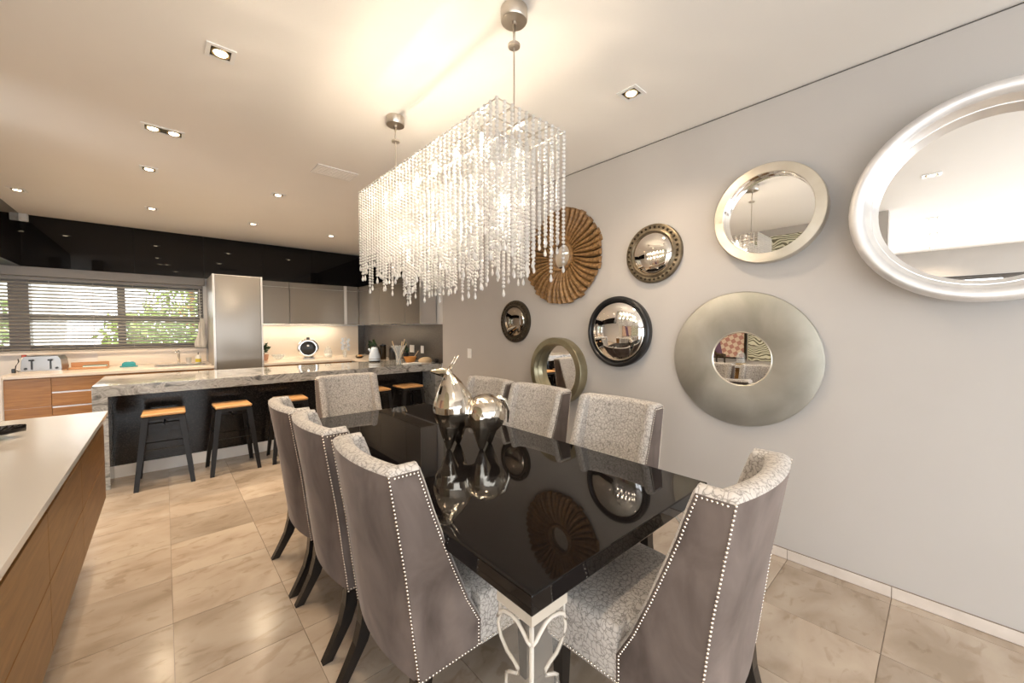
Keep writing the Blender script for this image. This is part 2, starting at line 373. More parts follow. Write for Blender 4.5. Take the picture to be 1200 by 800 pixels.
# ------------------------------------------------------------------ dining table
T = .76
tb = thing('dining_table', 'long glossy black dining table on clear acrylic legs', 'table', (1.248, 1.95, 0))
obj('tabletop', bx(-.556, .556, -1.255, 1.255, T - .058, T, bev=.004), 'black_lacquer', tb)
def leg_profile():
    # half outline of the lyre-shaped plate: (distance from corner edge, height)
    return [(.0, .70), (.139, .70), (.139, .626), (.147, .601), (.144, .58), (.135, .563), (.109, .537), (.08, .526), (.063, .515), (.064, .500), (.100, .482), (.112, .472), (.113, .44), (.090, .43), (.078, .40), (.072, .30), (.072, .20), (.085, .12), (.115, .06), (.139, .035), (.139, .003), (0, .003)]
pl = leg_profile()
for sx in (-1, 1):
    for sy in (-1, 1):
        cx_, cy_ = sx * .552, sy * 1.251
        bm = bmesh.new()
        A = [(cx_ - sx * d, z) for d, z in pl]; prism(A, cy_ - sy * .002, cy_ - sy * .018, bm, 'xz')
        B = [(cy_ - sy * (d if d > 0 else .0185), z) for d, z in pl]; prism(B, cx_ - sx * .002, cx_ - sx * .018, bm, 'yz')
        lg = obj('leg', bm, 'acrylic', tb)
        eb = bmesh.new()
        out = pl[1:-1]
        tube([(cx_ - sx * d, cy_ - sy * .010, z) for d, z in out], .0055, 6, eb); tube([(cx_ - sx * .010, cy_ - sy * d, z) for d, z in out], .0055, 6, eb)
        tube([(cx_ - sx * .008, cy_ - sy * .008, z) for z in (.70, .4, .003)], .007, 6, eb)
        arch = [(.139, .626), (.128, .645), (.109, .655), (.08, .660), (.056, .655), (.035, .639), (.018, .624), (.004, .620)]
        tube([(cx_ - sx * d, cy_ - sy * .002, z) for d, z in arch], .006, 6, eb); tube([(cx_ - sx * .002, cy_ - sy * d, z) for d, z in arch], .006, 6, eb)
        obj('edge', eb, 'lit_acrylic_edge', lg, smooth=True)
        cb = bmesh.new()
        box(cb, cx_ + sx * .001, cx_ - sx * .141, cy_ + sy * .001, cy_ - sy * .019, .672, T - .0585); box(cb, cx_ + sx * .001, cx_ - sx * .019, cy_ - sy * .0195, cy_ - sy * .141, .672, T - .0585)
        obj('mounting_strip', cb, 'strip_beige', lg)

# ------------------------------------------------------------------ dining chair
XR = [(.29, .098), (.48, .074), (.66, .054), (.83, .027), (1.0, 0.0)]
XF = [(.29, .345), (.39, .345), (.49, .292), (.62, .238), (.74, .192), (.85, .152), (.95, .120), (1.0, .102)]
W2 = .265
def u_path(z, off=0):
    xr, xf = interp(XR, z), interp(XF, z); xb = xr + .062 + (1.0 - z) * .075; th = .055
    xb = min(xb, xf - .002)
    O, I = [], []
    for k in range(4):
        t_ = k / 4; O.append((xf + (xr - xf) * t_, -W2)); I.append((xf + (xb - xf) * t_, -(W2 - th)))
    for k in range(13):
        u = -1 + 2 * k / 12; O.append((xr - .036 * (1 - u * u), u * W2)); I.append((xb - .030 * (1 - u * u), u * (W2 - th)))
    for k in range(3, -1, -1):
        t_ = k / 4; O.append((xf + (xr - xf) * t_, W2)); I.append((xf + (xb - xf) * t_, W2 - th))
    return O, I
ZS = [.29, .34, .39, .44, .49, .555, .62, .68, .74, .795, .85, .90, .95, .98, 1.0]
def strip(bm, levels):
    rows = [[bm.verts.new(p) for p in L] for L in levels]
    for a, b in zip(rows[:-1], rows[1:]):
        for i in range(len(a) - 1): bm.faces.new((a[i], a[i + 1], b[i + 1], b[i]))
def nail(bm, p, r=.0050):
    mtx = Matrix.Translation(p); bmesh.ops.create_icosphere(bm, subdivisions=1, radius=r, matrix=mtx)
def along(pts, step):
    out = []; carry = 0
    for a, b in zip(pts[:-1], pts[1:]):
        a, b = Vector(a), Vector(b); L = (b - a).length; d = carry
        while d < L: out.append(a + (b - a) * (d / L)); d += step
        carry = d - L
    return out
def make_chair(label):
    c = thing('dining_chair', label, 'chair', group='dining chairs around the black table')
    paths = [(z,) + u_path(z) for z in ZS]
    bm = bmesh.new(); strip(bm, [[(x, y, z) for x, y in O[4:17]] for z, O, I in paths]); z0, O0, I0 = paths[0]
    strip(bm, [[(x, y, z0) for x, y in O0[4:17]], [(x + .04, y, z0 - .003) for x, y in I0[4:17]]])
    obj('back_panel', bm, 'velvet', c, smooth=True)
    for sl in (slice(0, 5), slice(16, 21)):
        bm = bmesh.new(); strip(bm, [[(x, y, z) for x, y in O[sl]] for z, O, I in paths])
        strip(bm, [[(x, y, z0) for x, y in O0[sl]], [(x, y, z0 - .003) for x, y in I0[sl]]])
        obj('side_panel', bm, 'velvet', c, smooth=True)
    bm = bmesh.new()
    strip(bm, [[(x, y, z) for x, y in I] for z, O, I in paths])
    for e in (0, -1):
        strip(bm, [[(O[e][0], O[e][1], z), (O[e][0] + .010, (O[e][1] * .75 + I[e][1] * .25), z), (O[e][0] + .010, (O[e][1] * .25 + I[e][1] * .75), z), (I[e][0], I[e][1], z)] for z, O, I in paths])
    zt, O, I = paths[-1]
    cap = [[(o[0] + (i[0] - o[0]) * f, o[1] + (i[1] - o[1]) * f, zt + h) for o, i in zip(O, I)] for f, h in ((0, 0), (.12, .011), (.35, .019), (.65, .019), (.88, .011), (1, 0))]
    strip(bm, cap)
    for e in (0, -1):
        band = [(O[e][0], O[e][1], zt), (O[e][0] + .010, O[e][1] * .75 + I[e][1] * .25, zt), (O[e][0] + .010, O[e][1] * .25 + I[e][1] * .75, zt), (I[e][0], I[e][1], zt)]
        bm.faces.new([bm.verts.new(p) for p in band + [L[e] for L in cap[-2:0:-1]]])
    bmesh.ops.remove_doubles(bm, verts=bm.verts, dist=1e-4)
    obj('inner_back', bm, 'crackle_fabric', c, smooth=True, sharp=60)
    # seat: tapering upholstered box with a domed top
    bm = bmesh.new(); rows = []
    stations = [(.13, .205), (.2, .206), (.30, .208), (.342, .209), (.346, .262), (.42, .265), (.52, .268), (.60, .272), (.63, .272), (.648, .266), (.652, .252)]
    prof = [(-1, 0), (-1, .5), (-1, .88), (-.985, .96), (-.94, 1.0), (-.6, 1.06), (0, 1.09), (.6, 1.06), (.94, 1.0), (.985, .96), (1, .88), (1, .5), (1, 0)]
    for k, (x, hw) in enumerate(stations):
        top = .475 - (.012 if x > .645 else 0) - (.03 if x > .65 else 0)
        rows.append([bm.verts.new((x, u * hw, .287 + (top - .287) * v)) for u, v in prof])
    for a, b in zip(rows[:-1], rows[1:]):
        for i in range(len(a) - 1): bm.faces.new((a[i], a[i + 1], b[i + 1], b[i]))
        bm.faces.new((a[0], b[0], b[-1], a[-1]))
    bm.faces.new(rows[0]); bm.faces.new(rows[-1])
    obj('seat', bm, 'crackle_fabric', c, smooth=True, sharp=50)
    # nailhead trim
    nb = bmesh.new(); off = .001
    for s in (-1, 1):
        y = s * (W2 + off)
        for p in along([(interp(XR, z) - .002, y, z) for z in ZS], .0130): nail(nb, p)
        for p in along([(interp(XF, z) - .010, y, z) for z in [.30] + ZS[1:-1] + [.992]], .0130): nail(nb, p)
        for p in along([(interp(XF, .99) - .01, y, .992), (interp(XR, .99) + .008, y, .992)], .0130): nail(nb, p)
        for p in along([(interp(XR, .3) + .01, y, .297), (.345, y, .297)], .0130): nail(nb, p)
        for p in along([(.35, s * .264, .297), (.63, s * .274, .297)], .0130): nail(nb, p)
    for p in along([(.654, -.26, .297), (.654, .26, .297)], .0130): nail(nb, p)
    o = obj('nailhead_trim', nb, 'nail_silver', c, smooth=True); o['kind'] = 'stuff'
    for s in (-1, 1):
        pts = [(.122, s * .232, .30), (.112, s * .232, .22), (.088, s * .232, .14), (.050, s * .232, .07), (.010, s * .232, 0)]
        bm = bmesh.new(); rr = []
        for (x, y, z), hw in zip(pts, (.030, .028, .025, .022, .020)):
            rr.append([bm.verts.new((x + a * hw, y + b * hw * .85, z)) for a, b in ((-1, -1), (1, -1), (1, 1), (-1, 1))])
        for a, b in zip(rr[:-1], rr[1:]):
            for i in range(4): bm.faces.new((a[i], a[(i + 1) % 4], b[(i + 1) % 4], b[i]))
        bm.faces.new(rr[0]); bm.faces.new(rr[-1]); obj('leg', bm, 'dark_leg_wood', c)
        bm = bmesh.new(); rr = []
        for z, hw in ((.29, .026), (0, .017)):
            rr.append([bm.verts.new((.60 + a * hw, s * .238 + b * hw, z)) for a, b in ((-1, -1), (1, -1), (1, 1), (-1, 1))])
        for i in range(4): bm.faces.new((rr[0][i], rr[0][(i + 1) % 4], rr[1][(i + 1) % 4], rr[1][i]))
        bm.faces.new(rr[0]); bm.faces.new(rr[1]); obj('leg', bm, 'dark_leg_wood', c)
    return c
chairs = [
    ((.497, 1.376), 0, 'grey velvet dining chair on the sideboard side, nearest the camera'),
    ((.487, 1.998), 0, 'middle grey velvet dining chair of the three on the sideboard side'),
    ((.482, 2.562), 0, 'grey velvet dining chair on the sideboard side, nearest the breakfast bar'),
    ((2.150, 1.345), PI, 'grey dining chair on the mirror wall side, nearest the camera'),
    ((2.165, 2.045), PI, 'middle grey dining chair of the three on the mirror wall side'),
    ((2.160, 2.632), PI, 'grey dining chair on the mirror wall side, nearest the breakfast bar'),
    ((1.340, .345), PI / 2, 'grey velvet dining chair at the near end of the black table'),
    ((1.275, 3.80), -PI / 2 - .0, 'grey dining chair at the far end of the table before the breakfast bar'),
]
ch0 = make_chair(chairs[0][2])
for k, ((x, y), rz, lab) in enumerate(chairs):
    o = ch0 if k == 0 else copy_tree(ch0)
    o.location = (x, y, 0); o.rotation_euler = (0, 0, rz); o['label'] = lab

# ------------------------------------------------------------------ silver animal sculpture on the table
an = thing('animal_sculpture', 'polished silver stylised antelope sculpture standing on the black table', 'sculpture', (1.34, 1.83, T))
def blob(bm, c, r, sc=(1, 1, 1), rot=None):
    mtx = Matrix.Translation(c) @ (rot.to_4x4() if rot else Matrix.Identity(4)) @ Matrix.Diagonal((*sc, 1)); bmesh.ops.create_icosphere(bm, subdivisions=3, radius=r, matrix=mtx)
bm = bmesh.new()
fr, rr_ = Vector((-.090, .075, 0)), Vector((.050, -.050, 0))       # chest and haunch
side = Vector((.085, .05, 0)).normalized()
def V3(x, y, z): return Vector((x, y, z))
tube([fr + V3(.004, 0, .09), fr + V3(.002, 0, .13), fr + V3(0, 0, .17), fr + V3(0, 0, .21), fr + V3(0, 0, .25), fr + V3(-.004, .002, .29), fr + V3(-.008, .006, .33), fr + V3(-.013, .010, .37), fr + V3(-.018, .014, .40), fr + V3(-.022, .017, .425)], .05, 24, bm, rads=[.048, .086, .110, .120, .119, .108, .089, .066, .044, .029])
blob(bm, rr_ + V3(0, 0, .195), .118, (1, 1, 1.0))
tube([fr + V3(0, 0, .185), rr_ + V3(0, 0, .185)], .075, 16, bm)
hd = fr + V3(-.024, .018, .436)
tube([hd + V3(.012, -.010, -.01), hd, hd + V3(-.035, .030, .002), hd + V3(-.078, .066, .006)], .02, 12, bm, rads=[.022, .030, .025, .008])
for base, k in ((fr, .050), (rr_, .056)):
    for q in (-1, 1):
        top = base + side * (k * q)
        tube([top + V3(0, 0, .19), top + V3(0, 0, .13), top + side * (.008 * q) + V3(0, 0, .07), top + side * (.012 * q)], .05, 14, bm, rads=[.066, .062, .040, .012])
body = obj('body', bm, 'sculpture_silver', an, smooth=True)
md = body.modifiers.new('merge', 'REMESH'); md.mode = 'VOXEL'; md.voxel_size = .005; md.use_smooth_shade = True
ms = body.modifiers.new('soften', 'SMOOTH'); ms.factor = .5; ms.iterations = 6
for s in (-1, 1):
    p = hd + side * (.014 * s) + Vector((.004, -.003, .018))
    obj('horn', tube([p, p + Vector((.022, -.012, .04)) + side * .004 * s, p + Vector((.042, -.022, .080)) + side * .006 * s], .005, 8, rads=[.006, .0048, .002]), 'sculpture_silver', an, smooth=True)
    obj('ear', tube([p + side * .006 * s, p + side * (.018 * s) + Vector((.012, -.01, .012))], .005, 6, rads=[.006, .002]), 'sculpture_silver', an, smooth=True)
tp = rr_ + Vector((.070, -.030, .285))
bm = tube([tp + Vector((-.01, 0, -.02)), tp, tp + Vector((.035, -.02, -.015)), tp + Vector((.055, -.03, -.08)), tp + Vector((.05, -.028, -.15))], .012, 10, rads=[.02, .018, .012, .009, .004])
obj('tail', bm, 'sculpture_silver', an, smooth=True)

# ------------------------------------------------------------------ mirrors on the dining wall (local: -x faces the room)
def mirror_thing(name, label, y, z):
    return thing(name, label, 'mirror', (XW, y, z), group='round mirrors on the dining wall')
def dome(r, d0, bulge, n=14):
    return [(r * math.cos(PI / 2 * k / n), d0 + bulge * math.sin(PI / 2 * k / n)) for k in range(n)] + [(0, d0 + bulge)]
def lobj(name, prof, m, par, n=64, sharp=35, close=False):
    return obj(name, lathe(prof, n, axis='x', close=close), m, par, smooth=True, sharp=sharp)
def arc(rc, dc, rad, a0, a1, n=10): return [(rc + rad * math.cos(R(a0 + (a1 - a0) * k / n)), dc + rad * math.sin(R(a0 + (a1 - a0) * k / n))) for k in range(n + 1)]
m1 = mirror_thing('porthole_mirror', 'largest round mirror with a rolled polished aluminium rim', -.124, 2.057)
lobj('rim', [(.455, 0), (.455, .094)] + arc(.455, .126, .032, -90, 180, 16) + [(.424, .126)], 'satin_alu', m1)
lobj('funnel', [(.424, .125), (.404, .072), (.404, .069), (.400, .069), (.378, .014)], 'alu', m1)
lobj('mirror_plate', [(.385, .014), (0, .014)], 'mirror_glass', m1)
m2 = mirror_thing('ring_mirror', 'round mirror with flat champagne metal ring above the silver disc', .768, 2.176)
lobj('ring', [(.308, 0), (.308, .066), (.304, .070), (.252, .074), (.249, .071)], 'champagne_metal', m2)
lobj('inner_band', [(.249, .071), (.247, .042), (.243, .042), (.240, .012)], 'chrome', m2)
lobj('mirror_plate', [(.243, .012), (0, .012)], 'mirror_glass', m2)
m3 = mirror_thing('disc_mirror', 'wide silver leaf disc with a small round mirror in its centre', .912, 1.247)
lobj('dish', [(.448, 0), (.450, .022), (.446, .027), (.40, .030), (.33, .030), (.25, .026), (.20, .020), (.180, .018)], 'silver_leaf', m3)
lobj('inner_rim', [(.184, .0185), (.181, .0215), (.177, .020), (.175, .012)], 'champagne_metal', m3)
lobj('mirror_plate', [(.178, .012), (0, .012)], 'mirror_glass', m3)
m4 = mirror_thing('sunburst_mirror', 'carved brown wooden sunburst with a small centre mirror behind the chandelier', 2.482, 2.143)
lobj('back_disc', [(.435, 0), (.435, .012), (.12, .012)], 'dark_brass', m4)
NP = 44
def petal(k):
    bm = bmesh.new(); rows = []
    for q in range(9):
        f = q / 8; r = .135 + (.462 - .135) * f; half = PI / NP * .86 * r
        tw = .22 * math.sin(PI * f * .9) * (1 if k else 1); lift = .022 + .03 * math.sin(PI * min(1, f * 1.05)) * .9 + (.012 if f > .8 else 0) - .02 * max(0, f - .8)
        row = []
        for u in (-1, -.65, -.15, .4, .8, 1):
            a = u * half / r + tw * .35
            h = lift + .028 * (1 - (u - .15) ** 2) * (.4 + .6 * f) - .008 * (u < -.8)
            row.append(bm.verts.new((-h, r * math.cos(a), r * math.sin(a))))
        row2 = [bm.verts.new((-.012, row[i].co.y, row[i].co.z)) for i in (5, 0)]
        rows.append(row + row2)
    for a, b in zip(rows[:-1], rows[1:]):
        for i in range(8): bm.faces.new((a[i], a[(i + 1) % 8], b[(i + 1) % 8], b[i]))
    bm.faces.new(rows[0]); bm.faces.new(rows[-1]); return bm
p0 = obj('petal', petal(0), 'sun_wood', m4, smooth=True, sharp=50)
for k in range(1, NP):
    o = p0.copy(); C.objects.link(o); o.rotation_euler = (2 * PI * k / NP + random.uniform(-.012, .012), random.uniform(-.012, .012), random.uniform(-.03, .03)); f = random.uniform(.965, 1.0); o.scale = (random.uniform(.9, 1.15), f, f)
lobj('hub_ring', [(.148, .03), (.146, .052)] + arc(.132, .052, .014, 0, 180, 8) + [(.118, .02)], 'sun_wood', m4)
lobj('mirror_plate', [(.122, .022), (0, .022)], 'mirror_glass', m4)
def studded(name, label, y, z, fm, gm, n):
    mm = mirror_thing(name, label, y, z)
    lobj('frame', [(.230, 0), (.232, .02), (.228, .032), (.215, .038), (.190, .036), (.180, .044), (.172, .046), (.166, .040), (.164, .026)], fm, mm)
    s0 = None
    for k in range(n):
        a = 2 * PI * k / n; loc = (-.036, .204 * math.cos(a), .204 * math.sin(a))
        if s0 is None:
            bm = bmesh.new(); bmesh.ops.create_icosphere(bm, subdivisions=2, radius=.0115); s0 = obj('stud', bm, 'bronze', mm, loc, smooth=True)
        else:
            o = s0.copy(); C.objects.link(o); o.location = loc
    lobj('mirror_plate', dome(.167, .024, .05), gm, mm)
    return mm
studded('studded_mirror', 'antique brass convex mirror with a beaded rim right of the wooden sunburst', 1.546, 2.040, 'antique_brass', 'mirror_glass_warm', 34)
studded('studded_mirror', 'small dark bronze convex mirror, the one nearest the kitchen', 3.159, 1.529, 'dark_brass', 'mirror_dark_reflection', 34)
m6 = mirror_thing('convex_mirror', 'convex mirror in a thick black round frame', 1.849, 1.425)
lobj('frame', [(.294, 0), (.298, .03)] + arc(.279, .045, .02, 0, 180, 10) + [(.256, .034)], 'black_frame', m6)
lobj('mirror_plate', dome(.260, .030, .075), 'mirror_glass', m6)
m8 = mirror_thing('drum_mirror', 'deep olive metal drum mirror, lowest on the wall behind the chairs', 2.510, 1.040)
lobj('drum', [(.322, 0), (.324, .098), (.320, .104), (.272, .108), (.266, .104), (.258, .064), (.258, .060), (.254, .060), (.244, .012)], 'olive_metal', m8)
lobj('mirror_plate', [(.248, .012), (0, .012)], 'mirror_glass', m8)
sw = thing('light_switch', 'white light switch plate on the grey dining wall', 'switch', (XW, 4.04, 1.135))
obj('plate', bx(-.008, 0, -.04, .04, -.06, .06, bev=.003), 'white_plastic', sw); obj('rocker', bx(-.011, -.008, -.013, .013, -.022, .022, bev=.001), 'white_plastic', sw)

# ------------------------------------------------------------------ crystal chandelier
CX0, CX1, CY0, CY1, CZ = 1.025, 1.440, 1.235, 2.715, 2.385
cl = thing('chandelier', 'rectangular crystal bead chandelier hanging over the dining table', 'chandelier', ((CX0 + CX1) / 2, (CY0 + CY1) / 2, 0))
ox, oy = (CX0 + CX1) / 2, (CY0 + CY1) / 2
def rect_wire(x0, x1, y0, y1, z, r): 
    bm = bmesh.new()
    for a, b in (((x0, y0), (x1, y0)), ((x1, y0), (x1, y1)), ((x1, y1), (x0, y1)), ((x0, y1), (x0, y0))): tube([(*a, z), (*b, z)], r, 6, bm)
    return bm
hx, hy = (CX1 - CX0) / 2, (CY1 - CY0) / 2
obj('outer_frame', rect_wire(-hx, hx, -hy, hy, CZ, .003), 'nickel', cl)
obj('inner_frame', rect_wire(-hx + .1, hx - .1, -hy + .1, hy - .1, 2.312, .003), 'nickel', cl)
bm = bmesh.new()
box(bm, -.012, .012, -hy, hy, CZ - .006, CZ + .006)
for xx in (-.115, .115):
    for k in range(6): tube([(xx, -.52 + k * .208, CZ), (xx, -.52 + k * .208, CZ - .03)], .005, 6, bm)
    box(bm, xx - .004, xx + .004, -hy, hy, CZ - .003, CZ + .003)
for yy in (-.62, -.2, .2, .62): box(bm, -hx, hx, yy - .004, yy + .004, CZ - .004, CZ + .004)
for yy in (-.62, .62): box(bm, -hx + .1, hx - .1, yy - .003, yy + .003, 2.309, 2.315); tube([(0, yy, 2.312), (0, yy, CZ)], .003, 6, bm)
obj('lamp_rail', bm, 'nickel', cl)
for yy, cy in ((-.615, 1.36), (.615, 2.59)):
    cz = obj('canopy', lathe([(.062, H), (.062, H - .05), (.058, H - .055), (.012, H - .056), (.012, H - .07), (0, H - .07)], 32), 'nickel', cl, (0, yy, 0), smooth=True, sharp=40)
    obj('stem', tube([(0, 0, H - .065), (0, 0, H - .16)], .006, 10), 'nickel', cz, smooth=True)
    obj('collar', lathe([(.0, H - .155), (.028, H - .157), (.028, H - .168), (0, H - .170)], 24), 'nickel', cz, smooth=True, sharp=40)
    obj('cable', tube([(0, 0, H - .165), (0, 0, CZ)], .0035, 8), 'nickel', cz)
bulb_bm = lathe([(0, -.045), (.007, -.042), (.009, -.025), (.007, -.008), (.006, 0)], 10); bulb0 = None
for xx in (-.115, .115):
    for k in range(6):
        yy = -.52 + k * .208
        if bulb0 is None: o = bulb0 = obj('bulb', bulb_bm, 'bulb_glow', cl, smooth=True)
        else:
            o = bulb0.copy(); C.objects.link(o)
        o.location = (xx, yy, CZ - .03)
        l = bpy.data.lights.new('bulb_light', 'POINT'); l.energy = BULB_W; l.color = (1, .83, .62); l.shadow_soft_size = .02
        lo = bpy.data.objects.new('bulb_light', l); C.objects.link(lo); lo.parent = cl; lo.location = (xx, yy, CZ - .10)
for k in range(6):  # lower bulb row, added to brighten the lower half of the strands
    yy = -.55 + k * .22
    o = bulb0.copy(); C.objects.link(o); o.location = (0, yy, 2.09)
    obj('added_lamp_stem', tube([(0, yy, 2.088), (0, yy, CZ)], .003, 6), 'nickel', cl)
    l = bpy.data.lights.new('bulb_light', 'POINT'); l.energy = 1.8; l.color = (1, .85, .66); l.shadow_soft_size = .02  # extra light for the added lower row
    lo = bpy.data.objects.new('bulb_light', l); C.objects.link(lo); lo.parent = cl; lo.location = (0, yy, 2.03)
def strand_mesh(n):
    bm = bmesh.new(); p = .0186; r = .0094
    tmpl = [(0, r), (r * .72, r * .62), (r, 0), (r * .72, -r * .62), (0, -r)]
    z = 0
    for k in range(n):
        lathe([(a, z + h) for a, h in tmpl], 6, bm); z -= p
    lathe([(0, z + .008), (.0035, z), (.0085, z - .020), (.0065, z - .030), (0, z - .036)], 6, bm)
    return bm
VAR = {}
for n in range(22, 38):
    b_ = strand_mesh(n); me = bpy.data.meshes.new('crystal_strand'); bmesh.ops.recalc_face_normals(b_, faces=b_.faces); b_.to_mesh(me); b_.free(); me.materials.append(MATS['crystal']); VAR[n] = me
def strand(x, y, z, n):
    o = bpy.data.objects.new('crystal_strand', VAR[max(22, min(37, n - 2))]); C.objects.link(o); o.parent = cl; o.location = (x, y, z); o.rotation_euler = (0, 0, random.uniform(0, 1))
nx, ny = 11, 37
for k in range(nx):
    for yy in (-hy, hy): strand(-hx + 2 * hx * k / (nx - 1), yy, CZ, 33 + random.choice((-4, -3, -1, 0, 1, 3, 4)))
for k in range(1, ny):
    for xx in (-hx, hx): strand(xx, -hy + 2 * hy * k / ny, CZ, 34 + random.choice((-5, -3, -1, 0, 1, 3, 4)))
nx, ny = 6, 28
for k in range(nx):
    for yy in (-hy + .1, hy - .1): strand((-hx + .1) + (2 * hx - .2) * k / (nx - 1), yy, 2.312, 30 + random.choice((-4, -2, 0, 2, 4)))
for k in range(1, ny):
    for xx in (-hx + .1, hx - .1): strand(xx, (-hy + .1) + (2 * hy - .2) * k / ny, 2.312, 31 + random.choice((-4, -2, 0, 2, 4)))
for k in range(26): strand(random.choice((-1, 1)) * random.uniform(.025, .05), -hy + .15 + (2 * hy - .3) * k / 25, 2.312, 33 + random.choice((-3, 0, 3, 5)))

# ------------------------------------------------------------------ ceiling downlights, grille, sensor
def downlight(x, y, label, lamps=1, rz=0):
    k_ = 2.0 if y > 4.5 else 1.0      # brighter lamps over the kitchen
    d = thing('downlight', label, 'ceiling light', (x, y, H), rz, 'recessed ceiling downlights')
    hw = .064 + (.058 if lamps == 2 else 0); hd_ = .066
    bm = bmesh.new()
    for a in ((-hw, hw, -hd_, -hd_ + .02), (-hw, hw, hd_ - .02, hd_), (-hw, -hw + .02, -hd_ + .02, hd_ - .02), (hw - .02, hw, -hd_ + .02, hd_ - .02)): box(bm, *a, -.006, 0)
    obj('trim_frame', bm, 'white_plastic', d)
    obj('recess', bx(-hw + .02, hw - .02, -hd_ + .02, hd_ - .02, -.0015, -.0005), 'bronze', d)
    for k in range(lamps):
        xo = 0 if lamps == 1 else (-.058 + .116 * k)
        rg = obj('reflector', lathe([(.041, -.0016), (.040, -.010), (.033, -.006), (.030, -.002)], 24, close=False), 'gilt', d, (xo, 0, 0), smooth=True)
        obj('bulb', lathe([(.030, -.002), (.027, -.009), (0, -.011)], 24), 'lamp_glow', d, (xo, 0, 0), smooth=True)
        l = bpy.data.lights.new('downlight_beam', 'SPOT'); l.energy = DOWN_W * k_ / lamps * (1.3 if lamps == 2 else 1); l.color = WARM; l.spot_size = R(135); l.spot_blend = .9; l.shadow_soft_size = .035
        lo = bpy.data.objects.new('downlight_beam', l); C.objects.link(lo); lo.parent = d; lo.location = (xo, 0, -.02)
    return d
downlight(.257, 2.61, 'square downlight in the ceiling above the sideboard end of the dining area')
downlight(.03, 3.905, 'twin-lamp downlight, the only double fitting in the ceiling', 2)
downlight(-.07, 4.92, 'square downlight just beyond the twin-lamp fitting')
downlight(-.077, 6.50, 'square downlight over the kitchen, before the blinds')
downlight(-1.12, 6.57, 'square downlight in the far left kitchen ceiling corner')
downlight(.965, 4.92, 'square downlight above the breakfast bar, left of the ceiling grille')
downlight(.965, 6.50, 'middle downlight of the row before the grey wall cabinets')
downlight(2.00, 6.51, 'downlight closest to the chandelier in the kitchen row')
downlight(2.20, 1.34, 'square downlight between the chandelier and the mirror wall')
for x, y, q in ((.275, .12, 'first'), (-1.87, .14, 'second'), (-3.09, .15, 'third'), (-4.6, .18, 'last')): downlight(x, y, 'downlight seen in the large aluminium mirror, %s of the row there' % q)
gr = thing('ceiling_grille', 'flat white rectangular grille flush in the ceiling', 'grille', (1.23, 3.87, H))
obj('plate', bx(-.18, .18, -.12, .12, -.008, 0, bev=.002), 'white_paint', gr)
for k in range(7): obj('slat', bx(-.165, .165, -.1 + k * .03, -.085 + k * .03, -.0095, -.008), 'ceiling_paint', gr)
sn = thing('motion_sensor', 'small white alarm sensor in the black corner under the ceiling', 'sensor', (-1.30, YB - .02, 2.87))
obj('housing', bx(-.045, .035, -.06, 0, -.05, .045, bev=.012), 'white_plastic', sn); obj('lens', bx(-.028, .018, -.064, -.058, -.035, .0, bev=.003), 'paper', sn)

# ------------------------------------------------------------------ wall-hung sideboard at the left edge
sb = thing('sideboard', 'long wall-hung wooden sideboard with a white stone top', 'sideboard', (-.95, 2.1, 0))
obj('top', bx(.002, .67, -1.5, 1.5, .895, .92, bev=.002), 'white_quartz', sb)
obj('body', bx(.002, .625, -1.495, 1.495, .36, .893), 'oak_y', sb)
obj('finger_rail', bx(.625, .645, -1.495, 1.495, .845, .872), 'oak_y', sb)
for lo_, hi_, ys in ((.605, .838, (-1.495, -.82, -.12, .58, 1.495)), (.362, .600, (-1.495, -.82, -.12, .58, 1.495))):
    for a, b in zip(ys[:-1], ys[1:]): obj('drawer', bx(.626, .648, a + .0015, b - .0015, lo_, hi_, bev=.001, seg=1), 'oak_y', sb)
tr = thing('platter', 'dark leaf-shaped platter on the white sideboard top', 'platter', (-.66, 3.03, .92))
bm = bmesh.new(); rows = []
for k in range(13):
    f = k / 12; hw = .11 * math.sin(PI * min(.98, f * .96 + .03)) ** .8
    rows.append([bm.verts.new((-.14 + .28 * f, u * hw, .004 + .035 * (abs(u) ** 2) * (.5 + f * .4) + .02 * f * f)) for u in (-1, -.5, 0, .5, 1)])
for a, b in zip(rows[:-1], rows[1:]):
    for i in range(4): bm.faces.new((a[i], a[i + 1], b[i + 1], b[i]))
o = obj('bowl', bm, 'black_lacquer', tr, smooth=True); sm = o.modifiers.new('thick', 'SOLIDIFY'); sm.thickness = .006
obj('foot', bx(-.05, .05, -.03, .03, 0, .006, bev=.002), 'black_lacquer', tr)
# figurines and wall decoration that the disc mirror shows
dr = thing('deer_figurine', 'dark bronze deer figurine reflected in the silver disc mirror', 'figurine', (-.62, 2.30, .92))
bm = bmesh.new(); tube([(0, -.07, .12), (0, 0, .125), (0, .06, .13), (0, .09, .17), (0, .10, .21)], .025, 10, bm, rads=[.022, .026, .028, .016, .012]); tube([(0, .095, .215), (0, .14, .20)], .012, 8, bm, rads=[.015, .006])
for sx in (-.014, .014):
    for yy in (-.06, .055): tube([(sx, yy, .12), (sx, yy + .004, .06), (sx, yy, 0)], .008, 6, bm, rads=[.012, .006, .005])
obj('body', bm, 'bronze', dr, smooth=True)
for sx in (-1, 1): obj('antler', tube([(sx * .008, .10, .22), (sx * .02, .09, .25), (sx * .025, .10, .28)], .004, 6, rads=[.004, .003, .001]), 'bronze', dr)
gd = thing('glass_dome', 'clear glass dome ornament reflected beside the deer figurine', 'ornament', (-.62, 2.02, .92))
obj('dome', lathe([(.06, .015), (.06, .12), (.045, .165), (.012, .19), (.012, .20), (0, .205)], 24, close=False), 'clear_glass', gd, smooth=True); obj('base', lathe([(.068, 0), (.068, .012), (.06, .016), (0, .016)], 24), 'gilt', gd, smooth=True, sharp=40)
